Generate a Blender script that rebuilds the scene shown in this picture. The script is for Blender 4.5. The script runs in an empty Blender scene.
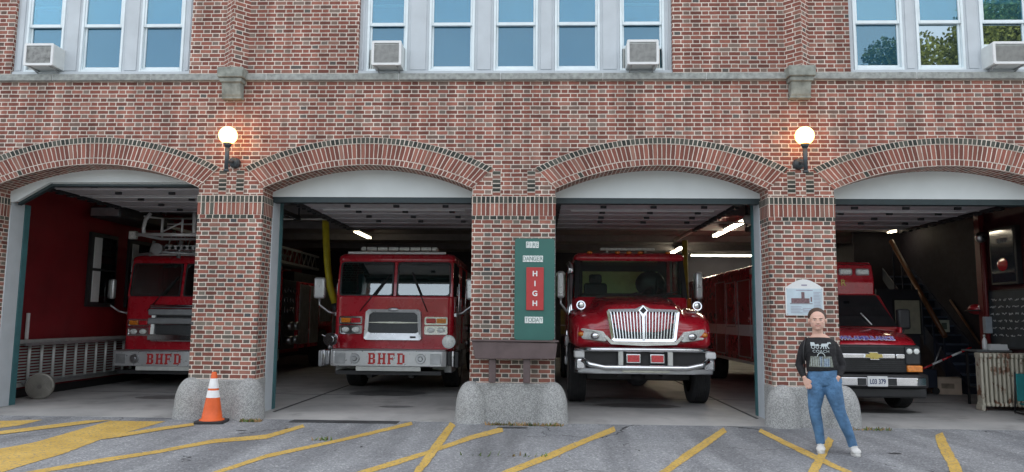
import bpy, bmesh, math, random
from math import sin, cos, pi, radians, sqrt, hypot, atan2
from mathutils import Vector, Matrix
random.seed(7)
C = bpy.context.scene.collection
scn = bpy.context.scene

# ------------------------------------------------------------------ mesh helpers
class MB:
    def __init__(s):
        s.bm = bmesh.new(); s.uv = s.bm.loops.layers.uv.new('UV'); s.mi = 0
    def face(s, vs, uvs=None, smooth=False):
        try: f = s.bm.faces.new(vs)
        except ValueError: return None
        f.material_index = s.mi; f.smooth = smooth
        if uvs:
            for l, u in zip(f.loops, uvs): l[s.uv].uv = u
        return f
    def quad(s, pts, uvs=None, smooth=False):
        return s.face([s.bm.verts.new(p) for p in pts], uvs, smooth)
    def box(s, x0, x1, y0, y1, z0, z1, bev=0, seg=2, M=None):
        if x0 > x1: x0, x1 = x1, x0
        if y0 > y1: y0, y1 = y1, y0
        if z0 > z1: z0, z1 = z1, z0
        b = s.bm
        V = [b.verts.new((x, y, z)) for z in (z0, z1) for x, y in ((x0, y0), (x1, y0), (x1, y1), (x0, y1))]
        fs = []
        for idx in ((3, 2, 1, 0), (4, 5, 6, 7), (0, 1, 5, 4), (1, 2, 6, 5), (2, 3, 7, 6), (3, 0, 4, 7)):
            f = b.faces.new([V[i] for i in idx]); f.material_index = s.mi; fs.append(f)
            n = (V[idx[1]].co - V[idx[0]].co).cross(V[idx[2]].co - V[idx[1]].co)
            for l in f.loops:
                c = l.vert.co
                l[s.uv].uv = (c.x, c.y) if abs(n.z) > max(abs(n.x), abs(n.y)) else ((c.x, c.z) if abs(n.y) > abs(n.x) else (c.y, c.z))
        vs = set(V)
        if bev > 0:
            bev = min(bev, .49 * min(x1 - x0, y1 - y0, z1 - z0))
            es = list({e for f in fs for e in f.edges})
            r = bmesh.ops.bevel(b, geom=es, offset=bev, segments=seg, profile=.5, affect='EDGES')
            vs = {v for f in r['faces'] for v in f.verts} | {v for v in V if v.is_valid}
            for f in r['faces']: f.smooth = True; f.material_index = s.mi
        if M is not None:
            for v in vs: v.co = M @ v.co
        return s
    def loft(s, rings, cap=True, smooth=True, closed=True, uvs=False):
        R = [[s.bm.verts.new(p) for p in r] for r in rings]
        n = len(R[0])
        for a, b_ in zip(R[:-1], R[1:]):
            for i in range(n if closed else n - 1):
                j = (i + 1) % n
                s.face([a[i], a[j], b_[j], b_[i]], None, smooth)
        if cap and closed:
            s.face(R[0][::-1]); s.face(R[-1])
        return s
    def cyl(s, p0, p1, r0, r1=None, n=16, cap=True, smooth=True):
        r1 = r0 if r1 is None else r1
        p0 = Vector(p0); p1 = Vector(p1); d = (p1 - p0).normalized()
        a = d.orthogonal().normalized(); b_ = d.cross(a)
        rg = lambda p, r: [p + (a * cos(2 * pi * i / n) + b_ * sin(2 * pi * i / n)) * r for i in range(n)]
        return s.loft([rg(p0, r0), rg(p1, r1)], cap, smooth)
    def tube(s, pts, r, n=8, cap=True):
        pts = [Vector(p) for p in pts]; rings = []; a = None
        for i, p in enumerate(pts):
            t = (pts[min(i + 1, len(pts) - 1)] - pts[max(i - 1, 0)]).normalized()
            a = t.orthogonal().normalized() if a is None else (a - t * a.dot(t)).normalized()
            b_ = t.cross(a); rr = r[i] if isinstance(r, (list, tuple)) else r
            rings.append([p + (a * cos(2 * pi * k / n) + b_ * sin(2 * pi * k / n)) * rr for k in range(n)])
        return s.loft(rings, cap)
    def etube(s, rings, n=16):
        # rings: (centre, rx, ry[, tilt z axis]) horizontal ellipses
        out = []
        for c, rx, ry in rings:
            out.append([(c[0] + rx * cos(2 * pi * k / n), c[1] + ry * sin(2 * pi * k / n), c[2]) for k in range(n)])
        return s.loft(out)
    def ell(s, c, r, nu=16, nv=10, M=None):
        rings = []
        for j in range(1, nv):
            t = pi * j / nv
            rings.append([Vector((r[0] * sin(t) * cos(2 * pi * k / nu), r[1] * sin(t) * sin(2 * pi * k / nu), -r[2] * cos(t))) for k in range(nu)])
        c = Vector(c)
        if M is not None: rings = [[M @ p for p in q] for q in rings]
        rings = [[p + c for p in q] for q in rings]
        top = Vector((0, 0, r[2])); bot = Vector((0, 0, -r[2]))
        if M is not None: top = M @ top; bot = M @ bot
        R = [[s.bm.verts.new(p) for p in q] for q in rings]
        vb = s.bm.verts.new(bot + c); vt = s.bm.verts.new(top + c)
        for a, b_ in zip(R[:-1], R[1:]):
            for i in range(nu):
                j = (i + 1) % nu; s.face([a[i], a[j], b_[j], b_[i]], None, True)
        for i in range(nu):
            j = (i + 1) % nu
            s.face([vb, R[0][j], R[0][i]], None, True); s.face([vt, R[-1][i], R[-1][j]], None, True)
        return s
    def prism(s, poly, ax, a0, a1, bev=0):
        # poly 2D; ax 'y': (x,z) extruded along y ; 'x': (y,z) ; 'z': (x,y)
        f3 = {'y': lambda p, t: (p[0], t, p[1]), 'x': lambda p, t: (t, p[0], p[1]), 'z': lambda p, t: (p[0], p[1], t)}[ax]
        A = [s.bm.verts.new(f3(p, a0)) for p in poly]; B = [s.bm.verts.new(f3(p, a1)) for p in poly]
        n = len(poly); fs = [s.face(A), s.face(B[::-1])]
        for i in range(n):
            j = (i + 1) % n; fs.append(s.face([A[j], A[i], B[i], B[j]]))
        fs = [f for f in fs if f]
        for f in fs:
            for l in f.loops:
                c = l.vert.co; l[s.uv].uv = (c.x, c.z) if ax == 'y' else ((c.y, c.z) if ax == 'x' else (c.x, c.y))
        if bev > 0:
            es = list({e for f in fs for e in f.edges})
            r = bmesh.ops.bevel(s.bm, geom=es, offset=bev, segments=2, profile=.5, affect='EDGES')
            for f in r['faces']: f.smooth = True; f.material_index = s.mi
        return s
    def xf(s, M, start=0):
        s.bm.verts.ensure_lookup_table()
        for v in list(s.bm.verts)[start:]: v.co = M @ v.co
        return s
    def build(s, name, mats, parent=None, label=None, recalc=True):
        if recalc: bmesh.ops.recalc_face_normals(s.bm, faces=s.bm.faces)
        me = bpy.data.meshes.new(name); s.bm.to_mesh(me); s.bm.free()
        for m in (mats if isinstance(mats, (list, tuple)) else [mats]): me.materials.append(m)
        o = bpy.data.objects.new(name, me); C.objects.link(o)
        if parent: o.parent = parent
        if label: o['label'] = label
        return o

def tag(o, label, cat, group=None):
    o['label'] = label; o['category'] = cat
    if group: o['group'] = group
    return o
def empty(name, loc, label, cat, group=None, rz=0):
    o = bpy.data.objects.new(name, None); C.objects.link(o); o.location = loc; o.rotation_euler = (0, 0, rz)
    o.empty_display_size = .1
    return tag(o, label, cat, group)
def struct(o): o['kind'] = 'structure'; return o
def copy_tree(o, parent=None):
    c = o.copy(); C.objects.link(c)
    if parent: c.parent = parent
    for ch in o.children: copy_tree(ch, c)
    return c
def rr(x0, x1, z0, z1, r, n=4):
    out = []
    for cx, cz, a0 in ((x1 - r, z1 - r, 0), (x0 + r, z1 - r, 90), (x0 + r, z0 + r, 180), (x1 - r, z0 + r, 270)):
        for i in range(n + 1):
            a = radians(a0 + 90 * i / n); out.append((cx + r * cos(a), cz + r * sin(a)))
    return out
def frame_prism(mb, x0, x1, z0, z1, r, t, y0, y1, n=4, inner=None):
    o = rr(x0, x1, z0, z1, r, n); i = rr(x0 + t, x1 - t, z0 + t, z1 - t, max(r - t, .01), n)
    k = len(o)
    O0 = [mb.bm.verts.new((p[0], y0, p[1])) for p in o]; I0 = [mb.bm.verts.new((p[0], y0, p[1])) for p in i]
    O1 = [mb.bm.verts.new((p[0], y1, p[1])) for p in o]; I1 = [mb.bm.verts.new((p[0], y1, p[1])) for p in i]
    for a in range(k):
        b = (a + 1) % k
        mb.face([O0[a], O0[b], I0[b], I0[a]]); mb.face([O1[b], O1[a], I1[a], I1[b]])
        mb.face([O0[b], O0[a], O1[a], O1[b]]); mb.face([I0[a], I0[b], I1[b], I1[a]])
def text(body, size, mat, name, parent, loc, rot=(pi / 2, 0, 0), ext=.002, bold=0, sx=1, align='CENTER', sp=1):
    cu = bpy.data.curves.new(name, 'FONT'); cu.body = body; cu.size = size; cu.extrude = ext; cu.offset = bold
    cu.align_x = align; cu.align_y = 'CENTER'; cu.space_character = sp
    t = bpy.data.objects.new(name, cu); C.objects.link(t)
    dg = bpy.context.evaluated_depsgraph_get(); dg.update()
    me = bpy.data.meshes.new_from_object(t.evaluated_get(dg)); me.name = name
    C.objects.unlink(t); bpy.data.objects.remove(t)
    me.materials.clear(); me.materials.append(mat)
    o = bpy.data.objects.new(name, me); C.objects.link(o); o.parent = parent
    o.location = loc; o.rotation_euler = rot; o.scale = (sx, 1, 1)
    return o

# ------------------------------------------------------------------ materials
def nt(name):
    m = bpy.data.materials.new(name); m.use_nodes = True
    t = m.node_tree; return m, t, t.nodes['Principled BSDF']
def ramp(t, fac, stops):
    r = t.nodes.new('ShaderNodeValToRGB'); e = r.color_ramp.elements
    while len(e) > 1: e.remove(e[-1])
    e[0].position, e[0].color = stops[0][0], (*stops[0][1], 1)
    for p, c in stops[1:]:
        k = e.new(p); k.color = (*c, 1)
    t.links.new(fac, r.inputs[0]); return r.outputs[0]
def mth(t, op, a, b=None, c=None, clamp=False):
    n = t.nodes.new('ShaderNodeMath'); n.operation = op; n.use_clamp = clamp
    for i, v in enumerate((a, b, c)):
        if v is None: continue
        if isinstance(v, (int, float)): n.inputs[i].default_value = v
        else: t.links.new(v, n.inputs[i])
    return n.outputs[0]
def noise(t, scale, detail=3, vec=None, rough=.55):
    n = t.nodes.new('ShaderNodeTexNoise'); n.inputs['Scale'].default_value = scale
    n.inputs['Detail'].default_value = detail; n.inputs['Roughness'].default_value = rough
    if vec is not None: t.links.new(vec, n.inputs['Vector'])
    return n.outputs['Fac']
def mixc(t, fac, a, b, mode='MIX'):
    n = t.nodes.new('ShaderNodeMix'); n.data_type = 'RGBA'; n.blend_type = mode
    for i, v in ((0, fac), (6, a), (7, b)):
        if isinstance(v, (int, float)): n.inputs[i].default_value = v
        elif isinstance(v, tuple): n.inputs[i].default_value = (*v, 1) if len(v) == 3 else v
        else: t.links.new(v, n.inputs[i])
    return n.outputs[2]
def objco(t):
    n = t.nodes.new('ShaderNodeTexCoord'); return n.outputs['Object']
def bump(t, p, h, dist, strength=1):
    b = t.nodes.new('ShaderNodeBump'); b.inputs['Distance'].default_value = dist; b.inputs['Strength'].default_value = strength
    t.links.new(h, b.inputs['Height']); t.links.new(b.outputs[0], p.inputs['Normal'])
def mat(name, col, rough=.5, metal=0, var=.12, scale=6, coat=0, bmp=0, bscale=60, spec=None, emit=None, es=0, rvar=.1):
    m, t, p = nt(name)
    co = objco(t); n = noise(t, scale, 4, co)
    f = ramp(t, n, [(.3, tuple(c * (1 - var) for c in col)), (.7, tuple(min(1, c * (1 + var)) for c in col))])
    t.links.new(f, p.inputs['Base Color'])
    p.inputs['Metallic'].default_value = metal; p.inputs['Coat Weight'].default_value = coat; p.inputs['Coat Roughness'].default_value = .06
    if spec is not None: p.inputs['Specular IOR Level'].default_value = spec
    r = mth(t, 'MULTIPLY_ADD', noise(t, scale * 2.3, 4, co), rvar * 2, rough - rvar, clamp=True); t.links.new(r, p.inputs['Roughness'])
    if bmp: bump(t, p, noise(t, bscale, 3, co), bmp)
    if emit: p.inputs['Emission Color'].default_value = (*emit, 1); p.inputs['Emission Strength'].default_value = es
    return m
def brick(name, mode='flemish', L=.180, H=.105, c=.0645, w=.066, m=.0138, red=None, dark=.25, darkhead=.5, pal=None, mortar=(.72, .63, .55)):
    M, t, p = nt(name)
    uv = t.nodes.new('ShaderNodeUVMap'); uv.uv_map = 'UV'
    wn = noise(t, 9, 2, uv.outputs[0])
    sx = t.nodes.new('ShaderNodeSeparateXYZ'); t.links.new(uv.outputs[0], sx.inputs[0])
    u, v = sx.outputs[0], sx.outputs[1]
    u = mth(t, 'ADD', u, mth(t, 'MULTIPLY', mth(t, 'SUBTRACT', wn, .5), .007))
    v = mth(t, 'ADD', v, mth(t, 'MULTIPLY', mth(t, 'SUBTRACT', wn, .5), .007))
    row = mth(t, 'FLOOR', mth(t, 'DIVIDE', v, c)); fv = mth(t, 'SUBTRACT', v, mth(t, 'MULTIPLY', row, c))
    if mode == 'flemish':
        P = L + H
        u2 = mth(t, 'ADD', mth(t, 'DIVIDE', u, P), mth(t, 'MULTIPLY', mth(t, 'FLOORED_MODULO', row, 2.0), .5))
        col = mth(t, 'FLOOR', u2); fu = mth(t, 'MULTIPLY', mth(t, 'SUBTRACT', u2, col), P)
        isH = mth(t, 'GREATER_THAN', fu, L)
        loc = mth(t, 'SUBTRACT', fu, mth(t, 'MULTIPLY', isH, L))
        wid = mth(t, 'ADD', L, mth(t, 'MULTIPLY', isH, H - L))
        idx = mth(t, 'ADD', mth(t, 'MULTIPLY', col, 2), isH)
    else:
        col = mth(t, 'FLOOR', mth(t, 'DIVIDE', u, w)); loc = mth(t, 'SUBTRACT', u, mth(t, 'MULTIPLY', col, w))
        wid = w; idx = col; isH = None
    d = mth(t, 'MINIMUM', mth(t, 'MINIMUM', loc, mth(t, 'SUBTRACT', wid, loc)), mth(t, 'MINIMUM', fv, mth(t, 'SUBTRACT', c, fv)))
    rag = mth(t, 'MULTIPLY', mth(t, 'SUBTRACT', noise(t, 70, 2, uv.outputs[0]), .5), .006)
    d = mth(t, 'ADD', d, rag)
    mr = t.nodes.new('ShaderNodeMapRange'); mr.interpolation_type = 'SMOOTHSTEP'
    t.links.new(d, mr.inputs[0]); mr.inputs[1].default_value = m / 2 - .002; mr.inputs[2].default_value = m / 2 + .002
    mask = mr.outputs[0]
    cb = t.nodes.new('ShaderNodeCombineXYZ'); t.links.new(idx, cb.inputs[0]); t.links.new(row, cb.inputs[1])
    wno = t.nodes.new('ShaderNodeTexWhiteNoise'); wno.noise_dimensions = '3D'; t.links.new(cb.outputs[0], wno.inputs['Vector'])
    red = red or [(0, (.150, .060, .047)), (.25, (.21, .078, .060)), (.55, (.26, .095, .071)), (.8, (.33, .135, .100)), (1, (.27, .150, .118))]
    rc = ramp(t, wno.outputs['Value'], red)
    s2 = t.nodes.new('ShaderNodeSeparateColor'); t.links.new(wno.outputs['Color'], s2.inputs[0])
    dk = ramp(t, s2.outputs[1], pal or [(0, (.10, .085, .075)), (.4, (.16, .14, .115)), (.75, (.23, .195, .16)), (1, (.06, .065, .07))])
    if mode == 'flemish':
        th = mth(t, 'ADD', mth(t, 'MULTIPLY', isH, darkhead), dark)
        isd = mth(t, 'LESS_THAN', s2.outputs[2], th)
    else: isd = mth(t, 'LESS_THAN', s2.outputs[2], dark)
    bc = mixc(t, isd, rc, dk)
    if mode != 'flemish': bc = mixc(t, isd, rc, ramp(t, s2.outputs[1], [(0, (.035, .04, .036)), (.5, (.06, .065, .055)), (1, (.12, .12, .10))]))
    # soot blotches and broad tone drift
    bl = noise(t, .55, 5, uv.outputs[0]); bf = mth(t, 'MULTIPLY_ADD', bl, .5, .77)
    fine = mth(t, 'MULTIPLY_ADD', noise(t, 160, 2, uv.outputs[0]), .5, .75)
    mc = mixc(t, noise(t, 7, 4, uv.outputs[0]), tuple(x * .72 for x in mortar), tuple(min(1, x * 1.2) for x in mortar))
    cc = mixc(t, mask, mc, bc)
    vm = t.nodes.new('ShaderNodeVectorMath'); vm.operation = 'MULTIPLY'; t.links.new(uv.outputs[0], vm.inputs[0]); vm.inputs[1].default_value = (2.6, .35, 1)
    stk = ramp(t, noise(t, 1.3, 5, vm.outputs[0], .6), [(.42, (.78, .78, .78)), (.58, (1.06, 1.06, 1.06))])
    sc = mth(t, 'MULTIPLY', mth(t, 'MULTIPLY', bf, fine), stk)
    cm = t.nodes.new('ShaderNodeCombineColor')
    for i in range(3): t.links.new(sc, cm.inputs[i])
    cc = mixc(t, 1.0, cc, cm.outputs[0], 'MULTIPLY')
    t.links.new(cc, p.inputs['Base Color']); p.inputs['Roughness'].default_value = .85; p.inputs['Specular IOR Level'].default_value = .3
    hgt = mth(t, 'ADD', mask, mth(t, 'MULTIPLY', noise(t, 130, 3, uv.outputs[0]), .3))
    bump(t, p, hgt, .006)
    return M
def glass(name, tint=(.75, .85, .85), trans=.8, refl=.25, diff=(.03, .05, .05), dfac=.25, rough=.02, gcol=(1, 1, 1)):
    m = bpy.data.materials.new(name); m.use_nodes = True; t = m.node_tree; t.nodes.clear()
    o = t.nodes.new('ShaderNodeOutputMaterial'); tr = t.nodes.new('ShaderNodeBsdfTransparent'); tr.inputs[0].default_value = (*[c * trans for c in tint], 1)
    g = t.nodes.new('ShaderNodeBsdfGlossy'); g.inputs['Roughness'].default_value = rough; g.inputs[0].default_value = (*gcol, 1)
    d = t.nodes.new('ShaderNodeBsdfDiffuse'); d.inputs[0].default_value = (*diff, 1)
    a = t.nodes.new('ShaderNodeMixShader'); a.inputs[0].default_value = dfac; t.links.new(tr.outputs[0], a.inputs[1]); t.links.new(d.outputs[0], a.inputs[2])
    lw = t.nodes.new('ShaderNodeFresnel'); lw.inputs[0].default_value = 1.5
    f = mth(t, 'ADD', lw.outputs[0], refl, clamp=True)
    b = t.nodes.new('ShaderNodeMixShader'); t.links.new(f, b.inputs[0]); t.links.new(a.outputs[0], b.inputs[1]); t.links.new(g.outputs[0], b.inputs[2])
    t.links.new(b.outputs[0], o.inputs[0])
    return m

BR = brick('wall_brick', dark=.03, darkhead=.42, pal=[(0, (.14, .085, .07)), (.5, (.20, .13, .105)), (.85, (.24, .175, .145)), (1, (.09, .085, .08))])
BRP = brick('pier_brick', dark=.02, darkhead=.86)
BRS = brick('soldier_brick', 'stack', w=.0665, c=.30, dark=.02, m=.013)
BRV = brick('arch_soldier', 'stack', w=.0665, c=.24, dark=.02, m=.013)
BRVs = brick('arch_header', 'stack', w=.0665, c=.10, dark=.06, m=.013)
BRD = brick('dark_header', 'stack', w=.0665, c=.11, dark=1, m=.013)
BRD2 = brick('dark_header_low', 'stack', w=.105, c=.067, dark=.8, m=.014)
BRQ = brick('quoin_dark', 'stack', w=.13, c=.0645, dark=.55, m=.016)
RED = mat('red_paint', (.48, .010, .024), .28, coat=1, var=.12, scale=2)
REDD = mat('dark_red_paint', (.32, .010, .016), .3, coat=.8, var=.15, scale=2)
REDL = mat('red_letter', (.5, .02, .02), .4)
GOLD = mat('gold_leaf', (.5, .36, .12), .35, metal=.6)
CHR = mat('chrome', (.74, .75, .77), .14, metal=1, var=.08, scale=9, rvar=.06)
BUMP = mat('bumper_steel', (.66, .67, .68), .3, metal=.55, var=.08)
STEEL = mat('brushed_steel', (.50, .51, .53), .34, metal=1, var=.12)
ALU = mat('dull_aluminium', (.42, .43, .44), .45, metal=.8, var=.2)
BLK = mat('black_plastic', (.02, .02, .022), .5)
DKG = mat('dark_metal', (.035, .037, .04), .45, metal=.3, var=.3)
MESHG = mat('grille_mesh', (.10, .105, .11), .5, metal=.6, var=.3, scale=60)
RUB = mat('tyre_rubber', (.022, .022, .024), .8, var=.3, bmp=.002, bscale=90)
WHT = mat('white_paint', (.72, .73, .73), .4, var=.06)
OFFW = mat('off_white_paint', (.55, .56, .53), .5, var=.12, bmp=.001)
LENS = mat('clear_lens', (.80, .83, .80), .2, var=.2, scale=30, coat=.6)
AMB = mat('amber_lens', (.75, .23, .02), .2, coat=1, var=.25, scale=25)
REDLENS = mat('red_lens', (.55, .02, .03), .2, coat=1, var=.25, scale=25)
SEAT = mat('grey_seat_fabric', (.07, .075, .085), .85)
WIND = glass('windscreen_glass', (.7, .85, .8), .85, .10, (.05, .07, .07), .12)
SIDEG = glass('side_glass', (.5, .6, .6), .5, .05, (.02, .025, .03), .4)
PANE = glass('window_pane_glass', (.52, .85, .95), .92, .12, (.10, .28, .36), .15, .01, (.62, .88, 1))
PANED = glass('lower_pane_screen', (.40, .72, .85), .92, .10, (.05, .17, .25), .3, .01, (.58, .83, .96))
PANEC = glass('clear_lower_pane', (.25, .35, .38), .8, .34, (.04, .07, .08), .4, .01, (.75, .92, 1))
BLIND = mat('roller_blind', (.10, .38, .52), .8, var=.06)  # blue of the sky reflected in the panes is put into the blind colour
BLINDD = mat('dark_blind', (.06, .23, .33), .8, var=.12)  # lower blind, likewise tinted for the reflected blue sky
FRM = mat('pale_blue_grey_paint', (.50, .545, .58), .55, var=.07, scale=3, bmp=.001)
SASH = mat('white_sash_paint', (.72, .80, .83), .45, var=.05)
TEAL = mat('teal_paint', (.05, .15, .165), .5, var=.15)
TYM = mat('arch_panel_paint', (.64, .68, .68), .6, var=.05, scale=2)
STONE = mat('granite', (.30, .315, .30), .8, var=.3, scale=14, bmp=.004, bscale=40)
STONE2 = mat('weathered_granite', (.25, .265, .235), .8, var=.35, scale=9, bmp=.005, bscale=30)
DOORW = mat('door_panel_paint', (.55, .54, .56), .6, var=.12)
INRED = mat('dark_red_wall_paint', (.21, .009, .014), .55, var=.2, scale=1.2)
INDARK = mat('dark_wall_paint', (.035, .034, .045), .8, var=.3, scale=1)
CEIL = mat('ceiling_board', (.26, .25, .25), .8, var=.2, scale=2)
WOOD = mat('brown_wood', (.105, .075, .075), .6, var=.2, scale=5, bmp=.002)
RAILW = mat('varnished_rail', (.15, .06, .022), .4, var=.2)
NAVY = mat('navy_step', (.018, .025, .045), .6)
GREEN = mat('sign_green', (.03, .125, .105), .5, var=.08, scale=3)
SRED = mat('sign_red', (.42, .035, .035), .5, var=.08)
CARD = mat('cardboard', (.55, .44, .34), .85, var=.12)
YEL = mat('yellow_hose', (.55, .46, .02), .5)
def tube_mat(n, c, s):
    m, t, p = nt(n); p.inputs['Base Color'].default_value = (.8, .8, .8, 1); p.inputs['Emission Color'].default_value = (*c, 1); p.inputs['Emission Strength'].default_value = s; return m
TUBE = tube_mat('fluorescent_tube', (1, .88, .66), 12)
GLOBE = tube_mat('lit_globe', (1, .44, .09), 3.6)

def aggregate(name, base, spread=.35, sc=120, big=1.2, bd=.004):
    m, t, p = nt(name); co = objco(t)
    v = t.nodes.new('ShaderNodeTexVoronoi'); v.inputs['Scale'].default_value = sc; t.links.new(co, v.inputs['Vector'])
    s = t.nodes.new('ShaderNodeSeparateColor'); t.links.new(v.outputs['Color'], s.inputs[0])
    a = ramp(t, s.outputs[0], [(0, tuple(x * (1 - spread) for x in base)), (.5, base), (1, tuple(min(1, x * (1 + spread * 1.4)) for x in base))])
    b = mth(t, 'MULTIPLY_ADD', noise(t, big, 6, co, .65), .7, .65)
    cm = t.nodes.new('ShaderNodeCombineColor')
    for i in range(3): t.links.new(b, cm.inputs[i])
    t.links.new(mixc(t, 1.0, a, cm.outputs[0], 'MULTIPLY'), p.inputs['Base Color']); p.inputs['Roughness'].default_value = .88
    bump(t, p, mth(t, 'ADD', v.outputs['Distance'], noise(t, sc / 3, 3, co)), bd)
    return m
CONC = aggregate('exposed_aggregate_concrete', (.33, .335, .33), .30, 95, 2.6)
def asphalt():
    m, t, p = nt('worn_asphalt'); co = objco(t)
    v = t.nodes.new('ShaderNodeTexVoronoi'); v.inputs['Scale'].default_value = 60; t.links.new(co, v.inputs['Vector'])
    s = t.nodes.new('ShaderNodeSeparateColor'); t.links.new(v.outputs['Color'], s.inputs[0])
    a = ramp(t, s.outputs[0], [(0, (.17, .18, .19)), (.6, (.255, .265, .275)), (.93, (.31, .32, .33)), (1, (.48, .49, .49))])
    b = mth(t, 'MULTIPLY_ADD', noise(t, .9, 8, co, .62), .75, .62)
    # cracks: distorted cell edges, only where a mask lets them
    mp = t.nodes.new('ShaderNodeVectorMath'); mp.operation = 'MULTIPLY_ADD'
    nn = t.nodes.new('ShaderNodeTexNoise'); nn.inputs['Scale'].default_value = 2.2; nn.inputs['Detail'].default_value = 6; t.links.new(co, nn.inputs['Vector'])
    t.links.new(nn.outputs['Color'], mp.inputs[0]); mp.inputs[1].default_value = (.7, .7, 0); t.links.new(co, mp.inputs[2])
    vc = t.nodes.new('ShaderNodeTexVoronoi'); vc.feature = 'DISTANCE_TO_EDGE'; vc.inputs['Scale'].default_value = .42; t.links.new(mp.outputs[0], vc.inputs['Vector'])
    wv = mth(t, 'MULTIPLY', mth(t, 'GREATER_THAN', noise(t, .6, 3, co), .52), .0035)
    ck = mth(t, 'LESS_THAN', vc.outputs['Distance'], wv)
    # tyre wear running into the bays
    vm = t.nodes.new('ShaderNodeVectorMath'); vm.operation = 'MULTIPLY'; t.links.new(co, vm.inputs[0]); vm.inputs[1].default_value = (1.6, .16, 1)
    wear = ramp(t, noise(t, 1.4, 4, vm.outputs[0], .5), [(.36, (.70, .70, .71)), (.6, (1.08, 1.08, 1.08))])
    st = ramp(t, noise(t, .45, 5, co, .6), [(.52, (1.03, 1.03, 1.03)), (.70, (.64, .65, .67))])
    cm = t.nodes.new('ShaderNodeCombineColor')
    for i in range(3): t.links.new(b, cm.inputs[i])
    c = mixc(t, 1.0, mixc(t, 1.0, a, cm.outputs[0], 'MULTIPLY'), st, 'MULTIPLY')
    c = mixc(t, 1.0, c, wear, 'MULTIPLY')
    c = mixc(t, ck, c, (.045, .047, .05))
    t.links.new(c, p.inputs['Base Color']); p.inputs['Roughness'].default_value = .9
    bump(t, p, mth(t, 'SUBTRACT', mth(t, 'ADD', v.outputs['Distance'], noise(t, 20, 3, co)), mth(t, 'MULTIPLY', ck, 2)), .006)
    return m
ASPH = asphalt()
def slab():
    m, t, p = nt('garage_concrete'); co = objco(t)
    a = ramp(t, noise(t, .8, 7, co, .62), [(.3, (.28, .28, .275)), (.52, (.38, .375, .365)), (.72, (.46, .45, .43))])
    st = ramp(t, noise(t, 1.7, 4, co, .6), [(.55, (1, 1, 1)), (.75, (.6, .6, .6))])
    t.links.new(mixc(t, 1.0, a, st, 'MULTIPLY'), p.inputs['Base Color'])
    t.links.new(mth(t, 'MULTIPLY_ADD', noise(t, 3, 4, co), .5, .35), p.inputs['Roughness'])
    bump(t, p, noise(t, 45, 4, co), .002); return m
SLAB = slab()
def yellow():
    m, t, p = nt('worn_yellow_paint'); co = objco(t)
    f = mth(t, 'GREATER_THAN', noise(t, 26, 7, co, .72), .555)
    a = ramp(t, noise(t, 3, 5, co), [(.3, (.50, .32, .06)), (.7, (.64, .43, .10))])
    t.links.new(mixc(t, mth(t, 'MULTIPLY', f, .75), a, (.17, .165, .15)), p.inputs['Base Color']); p.inputs['Roughness'].default_value = .8
    return m
YPAINT = yellow()

# ------------------------------------------------------------------ world, sun, camera
EL, AZ = radians(38), radians(20)   # sun stands behind the station: the front and the forecourt lie in open shade
w = bpy.data.worlds.new('World'); scn.world = w; w.use_nodes = True; t = w.node_tree
bg = t.nodes['Background']; sk = t.nodes.new('ShaderNodeTexSky'); sk.sky_type = 'NISHITA'; sk.sun_disc = False
sk.sun_elevation = EL; sk.sun_rotation = AZ; sk.air_density = 1.0; sk.dust_density = 2.5; sk.ozone_density = 1.0
gm = t.nodes.new('ShaderNodeTexCoord')
cl = ramp(t, noise(t, 2.2, 8, gm.outputs['Generated'], .6), [(.35, (.30, .30, .30)), (.75, (.55, .55, .55))])
hz = mixc(t, cl, sk.outputs[0], (9.8, 9.5, 9.0))
t.links.new(hz, bg.inputs[0]); bg.inputs[1].default_value = .13
sl = bpy.data.lights.new('sun', 'SUN'); sl.energy = 3.2; sl.angle = radians(.5); sl.color = (1, .94, .84)
so = bpy.data.objects.new('sun', sl); C.objects.link(so)
sd = Vector((sin(AZ) * cos(EL), cos(AZ) * cos(EL), sin(EL)))
so.rotation_euler = sd.to_track_quat('Z', 'Y').to_euler()
cd = bpy.data.cameras.new('camera'); cam = bpy.data.objects.new('camera', cd); C.objects.link(cam); scn.camera = cam
cd.sensor_width = 36; cd.lens = 740 / 1024 * 36; cd.clip_end = 2000; cd.clip_start = .05
yaw, pit, rol = radians(2.1), radians(6.3), radians(.55)
F = Vector((-sin(yaw) * cos(pit), cos(yaw) * cos(pit), sin(pit))); R = F.cross(Vector((0, 0, 1))).normalized(); U = R.cross(F)
R2 = R * cos(rol) + U * sin(rol); U2 = U * cos(rol) - R * sin(rol)
mm = Matrix((R2, U2, -F)).transposed().to_4x4(); mm.translation = Vector((0, -10.93, 1.58)); cam.matrix_world = mm
vs = scn.view_settings; vs.view_transform = 'Standard'; vs.look = 'None'; vs.gamma = 1; vs.exposure = 1.34
scn.render.engine = 'CYCLES'

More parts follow.
